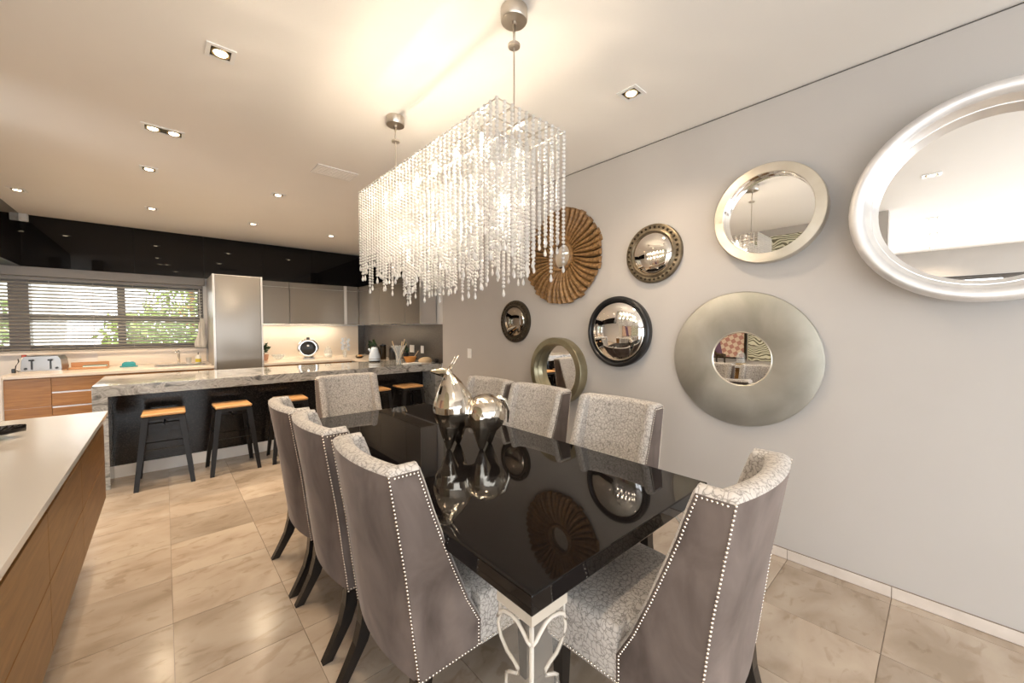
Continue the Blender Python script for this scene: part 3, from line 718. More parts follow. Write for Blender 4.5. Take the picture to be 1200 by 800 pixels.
pc = thing('zebra_panel', 'zebra-stripe wall panel behind the sideboard, seen only in mirrors', 'panel', (-.949, 1.32, .96))
obj('panel', bx(0, .012, -.70, .70, 0, 1.85), 'zebra_paper', pc)
for k in (-1, 1): obj('edge_strip', bx(0, .016, k * .705 - .006, k * .705 + .006, 0, 1.85), 'champagne_metal', pc)
pp = thing('checked_picture', 'checked canvas with a purple band above the sideboard, seen in mirrors', 'picture', (-.949, 2.62, 1.0))
obj('canvas', bx(0, .03, -.55, .55, 0, .9), 'checked_canvas', pp); obj('purple_band', prism([(-.25, .004), (.05, .004), (.25, .896), (-.05, .896)], .0305, .0325, None, 'yz'), 'purple_canvas', pp)
obj('frame', (lambda b: (box(b, 0, .04, -.575, -.551, -.02, .92), box(b, 0, .04, .551, .575, -.02, .92), box(b, 0, .04, -.551, .551, .901, .92), box(b, 0, .04, -.551, .551, -.02, -.001), b)[-1])(bmesh.new()), 'bronze', pp)

# ------------------------------------------------------------------ breakfast bar
BZ, BY0, BY1, BX0, BX1 = .941, 4.98, 6.00, -.485, XK - .016
br = thing('breakfast_bar', 'long breakfast bar with thick grey marble waterfall top and black front', 'counter', (0, 0, 0))
obj('top', bx(BX0, BX1, BY0, BY1, BZ - .10, BZ, bev=.003), 'grey_marble', br)
for a, b in ((BX0, BX0 + .097), (BX1 - .104, BX1)): obj('waterfall_leg', bx(a, b, BY0 + .001, BY1, .001, BZ - .1005, bev=.002), 'grey_marble', br)
edges = [BX0 + .098, .62, 1.62, BX1 - .105]
for a, b in zip(edges[:-1], edges[1:]): obj('front_panel', bx(a + .001, b - .001, 5.34, 5.37, .12, BZ - .1005), 'black_granite', br)
obj('carcass', bx(BX0 + .098, BX1 - .105, 5.372, BY1 - .02, .05, BZ - .101), 'black_frame', br)
obj('kick_plate', bx(BX0 + .098, BX1 - .105, 5.335, 5.36, .001, .118), 'kick_white', br)

# bar stools
def make_stool(label):
    s = thing('bar_stool', label, 'stool', group='bar stools along the breakfast bar')
    obj('seat', bx(-.155, .155, -.155, .155, .648, .675, bev=.012, seg=3), 'stool_wood', s)
    bm = bmesh.new(); box(bm, -.148, .148, -.148, .148, .615, .647, bev=.006); obj('apron', bm, 'black_metal', s)
    for sx in (-1, 1):
        for sy in (-1, 1):
            bm = bmesh.new(); rr = []
            for z, c_, h_ in ((.63, .128, .024), (.35, .158, .021), (.0, .196, .017)):
                cx_, cy_ = sx * c_, sy * c_
                rr.append([bm.verts.new((cx_ + a * h_, cy_ + b * h_, z)) for a, b in ((sx, sy), (-sx, sy), (-sx, sy * .45), (sx * .45, sy * .45), (sx * .45, -sy), (sx, -sy))])
            for a, b in zip(rr[:-1], rr[1:]):
                for i in range(6): bm.faces.new((a[i], a[(i + 1) % 6], b[(i + 1) % 6], b[i]))
            bm.faces.new(rr[0]); bm.faces.new(rr[-1]); obj('leg', bm, 'black_metal', s)
    for k, z in ((0, .345), (1, .385), (2, .345), (3, .385)):
        c_ = .128 + (.63 - z) / .63 * .068
        a = [(-c_, -c_), (c_, -c_), (c_, c_), (-c_, c_)]; p, q = a[k], a[(k + 1) % 4]
        obj('foot_rail', tube([(*p, z), (*q, z)], .009, 8, flat=.5), 'black_metal', s)
    c_ = .14
    obj('brace', (lambda b: (tube([(-c_, 0, .56), (c_, 0, .56)], .007, 6, b), tube([(0, -c_, .565), (0, c_, .565)], .007, 6, b), b)[-1])(bmesh.new()), 'black_metal', s)
    return s
st0 = None
for k, (x, lab) in enumerate(((-.015, 'wood-seated black metal bar stool nearest the wooden sideboard'), (.51, 'second wood-seated bar stool from the wooden sideboard'), (1.05, 'wood-seated bar stool seen just above the far left dining chair'), (2.03, 'bar stool half hidden right of the far end dining chair'), (2.50, 'wood-seated bar stool at the marble leg by the dining wall'))):
    o = st0 = make_stool(lab) if st0 is None else copy_tree(st0)
    o.location = (x, 4.945, 0); o.rotation_euler = (0, 0, (-.02, .03, -.03, .02, .05)[k]); o['label'] = lab

# ------------------------------------------------------------------ kitchen units
KZ, KF = .925, 6.87
wt = thing('worktop', 'cream worktop running under the blinds to the grey tall unit', 'worktop', (0, 0, 0))
obj('slab', bx(-1.358, .518, KF, YB - .001, KZ - .035, KZ, bev=.002), 'cream_worktop', wt)
us = thing('upstand', 'cream upstand strip behind the tap under the blinds', 'upstand', (-.1, YB, KZ)); obj('strip', bx(-.60, .60, -.015, -.001, .001, WZ0 - KZ - .031), 'cream_splash', us); obj('cap', bx(-.60, .60, -.018, -.001, WZ0 - KZ - .0305, WZ0 - KZ - .030), 'cream_worktop', us)
ep = thing('end_panel', 'thin white end panel at the left end of the wooden cabinets', 'panel', (-1.345, KF, 0)); obj('sheet', bx(-.012, .012, -.02, -.001, 0, KZ), 'kick_white', ep); obj('edge', bx(-.013, .013, -.022, -.0205, 0, KZ), 'kick_white', ep)
def unit(x0, x1, fronts, label, m='oak_x', cat='cabinet', name='base_cabinet'):
    u = thing(name, label, cat, ((x0 + x1) / 2, KF, 0), group='wooden base cabinets')
    h = (x1 - x0) / 2
    obj('body', bx(-h + .001, h - .001, .04, YB - KF - .02, .10, KZ - .036), m, u); obj('plinth', bx(-h, h, .08, .10, 0, .10), 'black_frame', u)
    for a, b in fronts: obj('drawer' if len(fronts) > 1 else 'door', bx(-h + .002, h - .002, .018, .039, a, b, bev=.001, seg=1), m, u)
    for a, b in fronts[:-1] if len(fronts) > 1 else []: obj('grip_rail', bx(-h + .002, h - .002, .024, .039, b + .001, b + .016), 'grey_frame', u)
    return u
unit(-1.33, -.985, [(.11, .55), (.553, .880)], 'wooden base cabinet with two fronts under the toaster')
unit(-.985, -.45, [(.11, .53), (.550, .70), (.72, .880)], 'wooden drawer unit beside the toaster cabinet, with a pale grip rail')
unit(-.45, .10, [(.11, .880)], 'wooden sink cabinet hidden behind the marble bar end')
unit(.10, .516, [(.11, .880)], 'wooden base cabinet left of the grey tall unit')
tu = thing('tall_unit', 'tall grey gloss cabinet standing between blinds and wall cabinets', 'cabinet', (.82, 6.90, 0))
obj('body', bx(-.298, .298, .022, YB - 6.90 - .022, .08, 2.225), 'grey_frame', tu); obj('door', bx(-.27, .275, 0, .021, .09, 2.215, bev=.002), 'grey_gloss', tu); obj('plinth', bx(-.29, .29, .06, .09, 0, .08), 'black_frame', tu)
for a in (-.299, .279): obj('side_trim', bx(a, a + .022, -.004, .0215, .08, 2.226), 'grey_frame', tu)
w2 = thing('worktop', 'cream worktop with the coffee machine, right of the tall unit', 'worktop', (0, 0, 0))
obj('slab', (lambda b: (box(b, 1.122, XK - .016, KF, YB - .015, KZ - .035, KZ), box(b, 2.44, XK - .016, BY1 + .002, KF, KZ - .035, KZ), b)[-1])(bmesh.new()), 'cream_worktop', w2)
cs = thing('splashback', 'cream glass splashback behind the coffee machine', 'splashback', (0, 0, 0)); obj('sheet', bx(1.122, 2.925, YB - .012, YB - .001, KZ + .001, 1.50), 'cream_splash', cs); obj('joint_strip', bx(2.0, 2.004, YB - .0125, YB - .0122, KZ + .001, 1.50), 'cream_worktop', cs)
sp = thing('splashback', 'dark grey granite splashback on the kitchen side wall', 'splashback', (0, 0, 0))
obj('side_panel', bx(XK - .015, XK - .001, YC + .02, YB - .013, BZ + .001, 1.515), 'grey_granite', sp); obj('corner_panel', bx(2.926, XK - .016, YB - .014, YB - .001, KZ + .001, 1.515), 'grey_granite', sp)
obj('lower_panel', bx(XK - .012, XK - .001, BY1 + .003, YB - .016, KZ + .001, BZ), 'grey_granite', sp)
for x0, x1, lab in ((1.122, 1.90, 'wooden base cabinet right of the tall unit, mostly behind the bar'), (1.90, 2.43, 'wooden base cabinet below the coffee machine behind the bar')):
    u = thing('base_cabinet', lab, 'cabinet', ((x0 + x1) / 2, KF, 0)); h = (x1 - x0) / 2
    obj('body', bx(-h + .001, h - .001, .04, YB - KF - .02, .10, KZ - .036), 'oak_x', u); obj('door', bx(-h + .002, h - .002, .018, .039, .11, .88), 'oak_x', u)
u = thing('base_cabinet', 'base cabinet under the side worktop behind the marble bar', 'cabinet', (2.46, 6.43, 0))
obj('body', bx(.02, XK - 2.46 - .02, -.40, .42, .1, KZ - .036), 'oak_x', u); obj('door', bx(0, .019, -.40, .42, .11, .88), 'oak_x', u)
UB, UT, UY = 1.53, 2.245, 7.52
for x0, x1, lab in ((1.135, 1.615, 'grey gloss wall cabinet next to the tall grey unit'), (1.62, 2.52, 'wide grey gloss wall cabinet above the coffee machine')):
    u = thing('wall_cabinet', lab, 'cabinet', ((x0 + x1) / 2, UY, UB), group='grey wall cabinets'); h = (x1 - x0) / 2
    obj('body', bx(-h + .001, h - .001, .022, YB - UY - .022, 0, UT - UB), 'grey_frame', u); obj('door', bx(-h + .002, h - .002, 0, .021, 0, .625, bev=.002), 'grey_gloss', u); obj('top_fascia', bx(-h + .001, h - .001, .004, .021, .63, UT - UB), 'grey_gloss', u)
    obj('light_rail', bx(-h + .001, h - .001, .0, .02, -.018, -.002), 'grey_frame', u)
    lb = obj('added_light_strip', bx(-h + .05, h - .05, .20, .225, -.012, -.001), 'lamp_glow', u)  # strip lamp added under the cabinet to brighten the splashback
    l = bpy.data.lights.new('added_strip_light', 'AREA'); l.shape = 'RECTANGLE'; l.size = 2 * h - .1; l.size_y = .03; l.energy = 1.7 * h; l.color = (1, .88, .72)
    lo = bpy.data.objects.new('added_strip_light', l); C.objects.link(lo); lo.parent = u; lo.location = (0, .21, -.015)
u = thing('wall_cabinet', 'narrow grey corner filler cabinet between the two cabinet runs', 'cabinet', (2.66, UY, UB), group='grey wall cabinets')
obj('body', bx(-.135, .125, .022, YB - UY - .022, 0, UT - UB), 'grey_frame', u); obj('door', bx(-.085, .125, 0, .021, 0, .625, bev=.002), 'grey_gloss', u); obj('post', bx(-.138, -.088, -.004, .021, 0, UT - UB), 'grey_frame', u); obj('top_fascia', bx(-.085, .125, .004, .021, .63, UT - UB), 'grey_gloss', u)
for y0, y1, lab in ((5.60, 6.55, 'grey side wall cabinet in the middle of the run above the kettle'), (6.555, 7.52, 'grey side wall cabinet touching the kitchen corner'), (5.135, 5.595, 'grey side wall cabinet nearest the dining wall')):
    u = thing('wall_cabinet', lab, 'cabinet', (2.79, (y0 + y1) / 2, UB), group='grey wall cabinets'); h = (y1 - y0) / 2
    obj('body', bx(.022, XK - 2.79 - .022, -h + .001, h - .001, 0, UT - UB), 'grey_frame', u); obj('door', bx(0, .021, -h + .002, h - .002, 0, .625, bev=.002), 'grey_gloss', u); obj('top_fascia', bx(.004, .021, -h + .001, h - .001, .63, UT - UB), 'grey_gloss', u)
u = thing('cabinet_end_panel', 'pale grey end panel of the wall cabinets beside the dining wall', 'panel', (2.79, 5.13, UB))
obj('lower_sheet', bx(-.002, XK - 2.79 - .022, -.022, 0, -.004, .70), 'grey_frame', u); obj('upper_sheet', bx(-.002, XK - 2.79 - .022, -.022, 0, .703, .76), 'grey_frame', u)

# blinds
def blind(name, label, length, loc, rz, z0, z1, m='slat', tilt=-26):
    v = thing(name, label, 'blind', loc, rz); h = length / 2
    obj('headrail', bx(-h, h, -.03, .03, z1 - .045, z1, bev=.004), 'blind_rail', v); n = int((z1 - .055 - z0 - .02) / .0455)
    s0 = None
    for k in range(n):
        z = z0 + .035 + k * .0455
        if s0 is None: s0 = obj('slat', bx(-h + .005, h - .005, -.025, .025, -.0012, .0012), m, v, (0, 0, z), (R(tilt), 0, 0))
        else:
            o = s0.copy(); C.objects.link(o); o.location = (0, 0, z)
    obj('bottom_rail', bx(-h + .005, h - .005, -.024, .024, z0, z0 + .016, bev=.003), m, v)
    for f in (-.8, -.5, -.2, .1, .4, .7, .92): obj('ladder_cord', (lambda b: (tube([(f * h, -.025, z0), (f * h, -.025, z1 - .04)], .0012, 5, b), tube([(f * h, .025, z0), (f * h, .025, z1 - .04)], .0012, 5, b), b)[-1])(bmesh.new()), m, v)
    obj('tilt_wand', tube([(h - .04, -.035, z1 - .05), (h - .035, -.04, z1 - .55)], .005, 6), 'paper', v)
    return v
blind('venetian_blind', 'wide venetian blind across the kitchen window', 2.66, (-.86, YB - .018 + .04, 0), 0, WZ0 + .002, WZ1 - .002)

# ------------------------------------------------------------------ things on the worktops
ts = thing('toaster', 'four-slice brushed steel toaster on the worktop under the blinds', 'toaster', (-1.10, 7.42, KZ), R(-6))
pr = [(-.16, .012), (.16, .012), (.165, .05), (.155, .15), (.135, .19), (-.135, .19), (-.155, .15), (-.165, .05)]
obj('body', prism(pr, -.13, .13, None, 'xz'), 'grey_metal', ts); obj('base', bx(-.175, .175, -.14, .14, 0, .02, bev=.006), 'chrome', ts)
for sx in (-1, 1):
    obj('slot_rail', bx(sx * .075 - .007, sx * .075 + .007, -.138, -.130, .035, .15), 'black_plastic', ts); obj('lever', bx(sx * .075 - .02, sx * .075 + .02, -.155, -.138, .135, .155, bev=.004), 'black_plastic', ts)
    obj('knob', lathe([(0, .014), (.012, .014), (.014, 0), (0, 0)], 16), 'black_plastic', ts, (sx * .125, -.131, .045), (R(90), 0, 0)); obj('slot', bx(sx * .075 - .05, sx * .075 + .05, -.09, .09, .190, .1915), 'black_plastic', ts)
cd = thing('power_cord', 'black toaster cord looping to a plug at the left corner', 'cord', (-1.32, 7.36, KZ))
obj('cord', tube([(.02, .05, .006), (-.01, .03, .03), (0, 0, .08), (.02, .02, .13), (.01, .05, .16)], .005, 6), 'black_plastic', cd, smooth=True); obj('plug', bx(-.03, 0, -.03, .01, 0, .05, bev=.006), 'black_plastic', cd)
tg = thing('storage_jar', 'white jar with a red cap at the left window corner', 'jar', (-1.30, 7.62, KZ)); obj('body', lathe([(.03, 0), (.032, .01), (.032, .15), (.02, .17), (0, .17)], 16), 'paper', tg, smooth=True, sharp=40); obj('cap', lathe([(.02, .17), (.02, .20), (0, .20)], 16), 'red', tg)
cb = thing('cutting_board', 'wooden cutting board leaning flat by the toaster', 'board', (-.73, 7.56, KZ)); obj('board', bx(-.19, .16, -.12, .12, .001, .022, bev=.004), 'board_wood', cb); obj('raised_edge', bx(-.19, .16, .10, .12, .022, .08, bev=.003), 'board_wood', cb)
cbk = thing('recipe_book', 'teal and orange striped booklet on the cutting board', 'book', (-.69, 7.54, KZ + .0225)); obj('cover', bx(-.11, .11, -.08, .07, 0, .018, bev=.002), 'teal', cbk); obj('spine', bx(-.114, -.108, -.08, .07, 0, .019), 'orange', cbk); obj('pages', bx(-.105, .108, -.083, -.079, .003, .015), 'paper', cbk)
te = thing('butter_dish', 'teal lidded dish on the cream worktop', 'dish', (-.37, 7.52, KZ)); obj('base', bx(-.09, .09, -.06, .06, 0, .014, bev=.005), 'teal', te)
obj('lid', prism([(-.07, .014), (.07, .014), (.066, .05), (.045, .068), (-.045, .068), (-.066, .05)], -.045, .045, None, 'xz'), 'teal', te); obj('knob', bx(-.02, .02, -.01, .01, .068, .08, bev=.004), 'paper', te)
tpn = thing('mixer_tap', 'chrome kitchen mixer tap before the blinds', 'tap', (.155, 7.60, KZ)); obj('spout', tube([(0, 0, .002), (0, 0, .14), (0, -.02, .18), (0, -.08, .19), (0, -.12, .165)], .016, 12), 'chrome', tpn, smooth=True); obj('lever', tube([(0, .0, .15), (-.04, .01, .20)], .008, 8), 'chrome', tpn, smooth=True); obj('base', lathe([(.03, 0), (.03, .008), (.02, .012), (0, .012)], 20), 'chrome', tpn, smooth=True, sharp=40)
sk_ = thing('sink', 'steel sink set into the worktop by the tap', 'sink', (.17, 7.34, KZ)); obj('rim', (lambda b: (box(b, -.28, .28, -.20, -.185, .0005, .004), box(b, -.28, .28, .185, .20, .0005, .004), box(b, -.28, -.265, -.185, .185, .0005, .004), box(b, .265, .28, -.185, .185, .0005, .004), b)[-1])(bmesh.new()), 'grey_metal', sk_); obj('basin', bx(-.265, .265, -.185, .185, .0003, .001), 'grey_metal', sk_)
so = thing('soap_bottle', 'dish soap bottle with a yellow label beside the tap', 'bottle', (.38, 7.58, KZ)); obj('body', lathe([(.03, 0), (.034, .01), (.034, .10), (.012, .13), (0, .13)], 16), 'paper', so, smooth=True, sharp=40); obj('label_band', lathe([(.0345, .02), (.0345, .07)], 16, close=False), 'yellow', so, smooth=True); obj('pump', tube([(0, 0, .13), (0, 0, .16), (0, -.03, .165)], .006, 6), 'black_plastic', so)
gp = thing('utensil_cup', 'pale cup standing between tap and soap bottle', 'cup', (.27, 7.60, KZ)); obj('cup', lathe([(.03, 0), (.035, .09), (.031, .09), (.027, .008), (0, .008)], 20), 'cloth', gp, smooth=True, sharp=40)
tw = thing('tea_towel', 'pale tea towel hanging against the blinds by the tall unit', 'towel', (.455, YB - .075, 1.14))
bm = bmesh.new(); rows = []
for k in range(12):
    f = k / 11; hw = .065 - .045 * f ** 1.5 + .02 * math.sin(f * 9) * (1 - f)
    rows.append([bm.verts.new((u * hw - .03 * (1 - f), .008 * math.sin(u * 7 + f * 5), .01 + f * .46)) for u in [q / 6 - 1 for q in range(13)]])
for a, b in zip(rows[:-1], rows[1:]):
    for i in range(12): bm.faces.new((a[i], a[i + 1], b[i + 1], b[i]))
o = obj('cloth', bm, 'cloth', tw, smooth=True); q = o.modifiers.new('thick', 'SOLIDIFY'); q.thickness = .006
obj('hook', tube([(0, .02, .47), (0, -.002, .47), (0, -.002, .49)], .004, 6), 'chrome', tw)

def leaves(bm, n, c, r, size, flat=1.0):
    for _ in range(n):
        v = Vector((random.gauss(0, 1), random.gauss(0, 1), random.gauss(0, 1))).normalized() * (random.random() ** .4)
        p = Vector(c) + Vector((v.x * r[0], v.y * r[1], v.z * r[2])); s = size * random.uniform(.6, 1.3)
        a = Vector((random.gauss(0, 1), random.gauss(0, 1), random.gauss(0, 1))).normalized(); b = a.cross(Vector((random.gauss(0, 1), random.gauss(0, 1), random.gauss(0, 1)))).normalized()
        vs = [bm.verts.new(p + a * s), bm.verts.new(p + b * s * .45), bm.verts.new(p - a * s), bm.verts.new(p - b * s * .45)]
        bm.faces.new(vs)
def potted(label, x, y, z, r, h, pm):
    p = thing('potted_plant', label, 'plant', (x, y, z)); obj('pot', lathe([(r * .75, 0), (r, h), (r * .85, h), (r * .65, .01), (0, .01)], 20), pm, p, smooth=True, sharp=40)
    obj('soil', lathe([(r * .84, h * .9), (0, h * .92)], 16, close=False), 'bronze', p)
    bm = bmesh.new(); leaves(bm, 60, (0, 0, h + .09), (r * 1.2, r * 1.2, .09), .035); o = obj('foliage', bm, 'leaf_dark', p); o['kind'] = 'stuff'
potted('small potted plant in terracotta beside the tall grey unit', 1.24, 7.50, KZ, .05, .10, 'terracotta')
gb = thing('glass_bowl', 'clear ribbed glass bowl on the cream worktop by the plant', 'bowl', (1.43, 7.50, KZ))
bm = bmesh.new(); rows = []
for r_, z_ in ((.03, 0), (.045, .01), (.075, .045), (.095, .085)): rows.append([bm.verts.new((r_ * (1 + .08 * math.cos(k * PI) * (z_ > .02)) * math.cos(2 * PI * k / 24), r_ * (1 + .08 * math.cos(k * PI) * (z_ > .02)) * math.sin(2 * PI * k / 24), z_)) for k in range(24)])
for a, b in zip(rows[:-1], rows[1:]):
    for k in range(24): bm.faces.new((a[k], a[(k + 1) % 24], b[(k + 1) % 24], b[k]))
bm.faces.new(rows[0]); o = obj('bowl', bm, 'clear_glass', gb); q = o.modifiers.new('thick', 'SOLIDIFY'); q.thickness = .004
cf = thing('coffee_machine', 'round chrome and black coffee machine on the cream worktop', 'coffee machine', (1.885, 7.48, KZ), R(-14))
obj('ring', lathe([(.165, -.09), (.170, .0), (.166, .085), (.150, .10), (.122, .098), (.112, .07)], 40, close=False), 'chrome', cf, (0, 0, .185), (R(90), 0, 0), smooth=True, sharp=50); obj('face', lathe([(.118, .06), (.112, .076), (.09, .084), (0, .088)], 36, close=False), 'black_plastic', cf, (0, 0, .185), (R(90), 0, 0), smooth=True)
obj('back', lathe([(.16, -.09), (0, -.09)], 36, close=False), 'black_plastic', cf, (0, 0, .185), (R(90), 0, 0)); obj('drip_tray', bx(-.08, .10, -.17, .08, 0, .02, bev=.005), 'grey_metal', cf); obj('nozzle', bx(-.02, .02, -.135, -.10, .22, .25, bev=.006), 'chrome', cf); obj('lever', bx(-.025, .025, -.12, .02, .345, .375, bev=.008), 'black_plastic', cf)
obj('stand', bx(-.06, .06, -.08, .08, .018, .06), 'black_plastic', cf)
gj = thing('glass_jar', 'lidded clear glass jar right of the coffee machine', 'jar', (2.22, 7.50, KZ)); obj('jar', lathe([(.06, 0), (.068, .01), (.068, .11), (.05, .15), (.05, .155)], 28, close=False), 'clear_glass', gj, smooth=True, sharp=50); obj('lid', lathe([(.052, .155), (.045, .175), (.012, .182), (.018, .2), (0, .21)], 24, close=False), 'clear_glass', gj, smooth=True); obj('contents', lathe([(.058, .006), (.062, .07), (0, .075)], 20), 'paper', gj, smooth=True)
oc = thing('crystal_ornament', 'white sparkling glass orchid ornament at the kitchen corner', 'ornament', (2.47, 7.36, KZ)); obj('vase', lathe([(.035, 0), (.038, .09), (.03, .12), (.033, .14)], 16, close=False), 'clear_glass', oc, smooth=True)
obj('stem', tube([(0, 0, .01), (0, 0, .2), (.02, 0, .28)], .004, 6), 'pale_blue', oc)
for k in range(16):
    a = 2.4 * k; z = .15 + .013 * k; bm = bmesh.new()
    for q in range(5):
        b = q * 2 * PI / 5; c = Vector((.035 * math.cos(b), .012 * math.sin(b * 2), .035 * math.sin(b))); d = Vector((-.012 * math.sin(b), 0, .012 * math.cos(b)))
        vs = [bm.verts.new(v) for v in ((0, 0, 0), c * .6 + d, c, c * .6 - d)]; bm.faces.new(vs)
    obj('flower', bm, 'pale_blue', oc, (.055 * math.cos(a), -.03 + .055 * math.sin(a), z), (random.uniform(-.4, .4), 0, a))
# on the bar
kt = thing('kettle', 'white cone-shaped kettle on a black base on the marble bar', 'kettle', (2.40, 5.84, BZ)); obj('base', lathe([(.085, 0), (.088, .012), (.08, .02), (0, .02)], 32), 'black_plastic', kt, smooth=True, sharp=40)
obj('body', lathe([(.082, .021), (.088, .04), (.080, .10), (.058, .18), (.045, .215), (.03, .225), (0, .225)], 36), 'pale_blue', kt, smooth=True, sharp=50); obj('knob', lathe([(.012, .225), (.016, .24), (0, .245)], 16), 'black_plastic', kt, smooth=True)
obj('handle', tube([(.045, -.02, .215), (.085, -.03, .21), (.10, -.035, .15), (.085, -.03, .07)], .010, 8), 'black_plastic', kt, smooth=True); obj('spout', tube([(-.055, .01, .17), (-.085, .02, .205)], .012, 8, rads=[.022, .012]), 'pale_blue', kt, smooth=True)
obj('band', lathe([(.0885, .045), (.0875, .055)], 36, close=False), 'grey_metal', kt)
vs_ = thing('glass_vase', 'flared crumpled glass vase with wooden sticks on the bar', 'vase', (2.42, 5.06, BZ))
bm = bmesh.new(); rows = []
for r_, z_, wv_ in ((.030, .005, 0), (.034, .02, 0), (.033, .10, .002), (.042, .17, .006), (.065, .23, .014), (.088, .275, .022)): rows.append([bm.verts.new(((r_ + wv_ * math.cos(6 * 2 * PI * k / 36)) * math.cos(2 * PI * k / 36), (r_ + wv_ * math.cos(6 * 2 * PI * k / 36)) * math.sin(2 * PI * k / 36), z_)) for k in range(36)])
for a, b in zip(rows[:-1], rows[1:]):
    for k in range(36): bm.faces.new((a[k], a[(k + 1) % 36], b[(k + 1) % 36], b[k]))
bm.faces.new(rows[0]); o = obj('vessel', bm, 'clear_glass', vs_, smooth=True); q = o.modifiers.new('thick', 'SOLIDIFY'); q.thickness = .004
for a, l_ in ((-2.6, .34), (.5, .36), (.9, .33), (-.4, .30)): obj('stick', tube([(-.02 * math.cos(a), -.02 * math.sin(a), .01), (.12 * math.cos(a), .05 * math.sin(a), l_)], .006, 6), 'bread', vs_)
ob = thing('wooden_bowl', 'orange wooden bowl with a spoon on the bar near the wall', 'bowl', (2.78, 5.42, BZ)); obj('bowl', lathe([(.06, 0), (.075, .02), (.095, .085), (.088, .085), (.068, .025), (0, .015)], 28), 'orange', ob, smooth=True, sharp=50); obj('spoon', tube([(.0, 0, .03), (.07, -.03, .10), (.11, -.05, .17)], .006, 6), 'bread', ob)
bd = thing('bread_loaf', 'round pale loaf at the wall end of the marble bar', 'bread', (2.93, 5.22, BZ)); bm = bmesh.new(); bmesh.ops.create_icosphere(bm, subdivisions=3, radius=.085)
for v in bm.verts:
    v.co.z = max(v.co.z * .62, -.03) + .03; v.co.x *= 1.25 + .08 * math.sin(v.co.y * 40)
obj('loaf', bm, 'bread', bd, smooth=True); obj('paper_wrap', bx(-.13, .11, -.10, .09, 0, .004), 'paper', bd)
nk = thing('folded_napkin', 'white folded napkins lying between vase and loaf', 'napkin', (2.66, 5.14, BZ)); obj('upper_fold', bx(-.11, .13, -.07, .06, .0085, .016, bev=.002), 'paper', nk, (0, 0, 0), (0, 0, .2)); obj('lower_fold', bx(-.13, .12, -.07, .07, 0, .008, bev=.002), 'paper', nk)
for k, (x, y, lab, m_, h_) in enumerate(((2.60, 6.30, 'dark tall storage canister behind the kettle on its left', 'black_plastic', .20), (2.78, 6.42, 'dark grey canister right behind the kettle', 'bronze', .22), (2.86, 6.20, 'dark round jar between kettle and vase', 'black_plastic', .17))):
    u = thing('canister', lab, 'canister', (x, y, KZ), group='dark canisters behind the kettle'); obj('body', lathe([(.055, 0), (.06, .01), (.06, h_), (.05, h_ + .01), (0, h_ + .01)], 24), m_, u, smooth=True, sharp=40); obj('lid', lathe([(.062, h_ + .011), (.062, h_ + .03), (.015, h_ + .035), (.015, h_ + .05), (0, h_ + .05)], 24), 'black_plastic', u, smooth=True, sharp=40)
potted('dark green herb pot behind the white kettle', 2.66, 6.55, KZ, .06, .16, 'black_plastic'); potted('dark bushy pot plant behind the glass vase', 2.90, 5.80, BZ, .05, .12, 'black_plastic')
for y, lab in ((5.88, 'double white wall socket on the granite behind the vase'), (5.54, 'single white wall socket on the granite near the dining wall')):
    u = thing('wall_socket', lab, 'socket', (XK - .015, y, 1.12)); hw = .075 if y > 5.7 else .045
    obj('plate', bx(-.008, 0, -hw, hw, -.06, .06, bev=.003), 'white_plastic', u); obj('switch', bx(-.011, -.008, -hw * .5, hw * .5, .015, .04), 'white_plastic', u)
u = thing('coffee_cup', 'small dark cup on a saucer at the wall corner of the bar', 'cup', (3.0, 5.02, BZ)); obj('saucer', lathe([(.03, 0), (.05, .004), (.052, .008), (0, .006)], 24), 'black_plastic', u); obj('cup', lathe([(.02, .008), (.03, .06), (.027, .06), (.018, .012), (0, .012)], 20), 'black_plastic', u)
fb = thing('fruit_dish', 'shallow dark dish of small fruits at the worktop corner', 'dish', (2.60, 7.0, KZ)); obj('dish', lathe([(.04, 0), (.08, .03), (.075, .03), (.04, .008), (0, .008)], 24), 'bronze', fb, smooth=True)
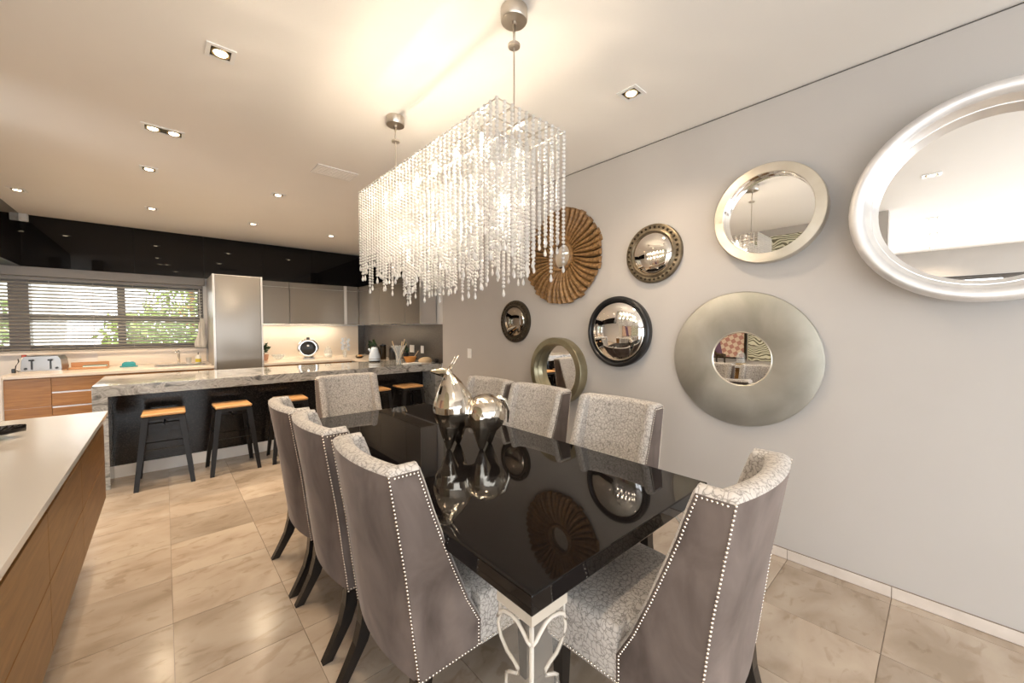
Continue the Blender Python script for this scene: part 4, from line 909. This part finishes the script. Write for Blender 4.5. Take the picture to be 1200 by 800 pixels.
for k in range(5):
    a = k * 2 * PI / 5; bm = bmesh.new(); bmesh.ops.create_icosphere(bm, subdivisions=2, radius=.022); obj('fruit', bm, ('bread', 'orange', 'bronze')[k % 3], fb, (.035 * math.cos(a), .035 * math.sin(a), .036), smooth=True)

# ------------------------------------------------------------------ garden outside the kitchen window
struct(obj('ground', bx(-14, 10, YB + .3, 22, -.4, -.2), 'ground'))
gw = thing('neighbour_house', 'white house wall with a teal window beyond the kitchen blinds', 'house', (-4.0, 13.5, -.2)); obj('wall', bx(-4, 2.3, 0, .3, 0, 4.2), 'garden_wall', gw); wn = obj('window', bx(.3, 1.3, -.04, 0, 2.2, 3.0), 'window_frame', gw); obj('pane', bx(.36, 1.24, -.05, -.041, 2.26, 2.94), 'teal', wn)
pst = thing('wooden_post', 'brown wooden post in front of the white house', 'post', (-2.02, 11.5, -.2)); obj('shaft', bx(-.05, .05, -.05, .05, 0, 2.5), 'post_wood', pst); obj('cap', bx(-.06, .06, -.06, .06, 2.5, 2.54), 'post_wood', pst)
def bush(label, x, y, r, h, n, fl=False):
    b_ = thing('garden_bush', label, 'bush', (x, y, -.2), group='bushes outside the kitchen window')
    bm = bmesh.new(); leaves(bm, n, (0, 0, h * .52), (r, r * .7, h * .5), .085); o = obj('foliage', bm, 'leaf', b_); o['kind'] = 'stuff'
    obj('stem', tube([(0, 0, 0), (.03, 0, h * .5), (0, .02, h * .9)], .04, 8), 'post_wood', b_)
    if fl:
        bm = bmesh.new(); leaves(bm, 40, (0, -r * .5, h * .75), (r * .8, r * .3, h * .2), .05); o = obj('blossom', bm, 'flower', b_); o['kind'] = 'stuff'
bush('tall leafy bush with orange blossoms outside the right window half', .45, 10.8, .85, 2.9, 2000, True)
bush('round bush growing below the mullion of the kitchen window', -.42, 10.0, .55, 2.0, 1100)
bush('leafy shrub at the far right of the kitchen window', 1.9, 11.6, 1.0, 2.6, 1700)
bush('shrub outside the far left edge of the kitchen window', -2.25, 9.6, .55, 2.7, 1500)
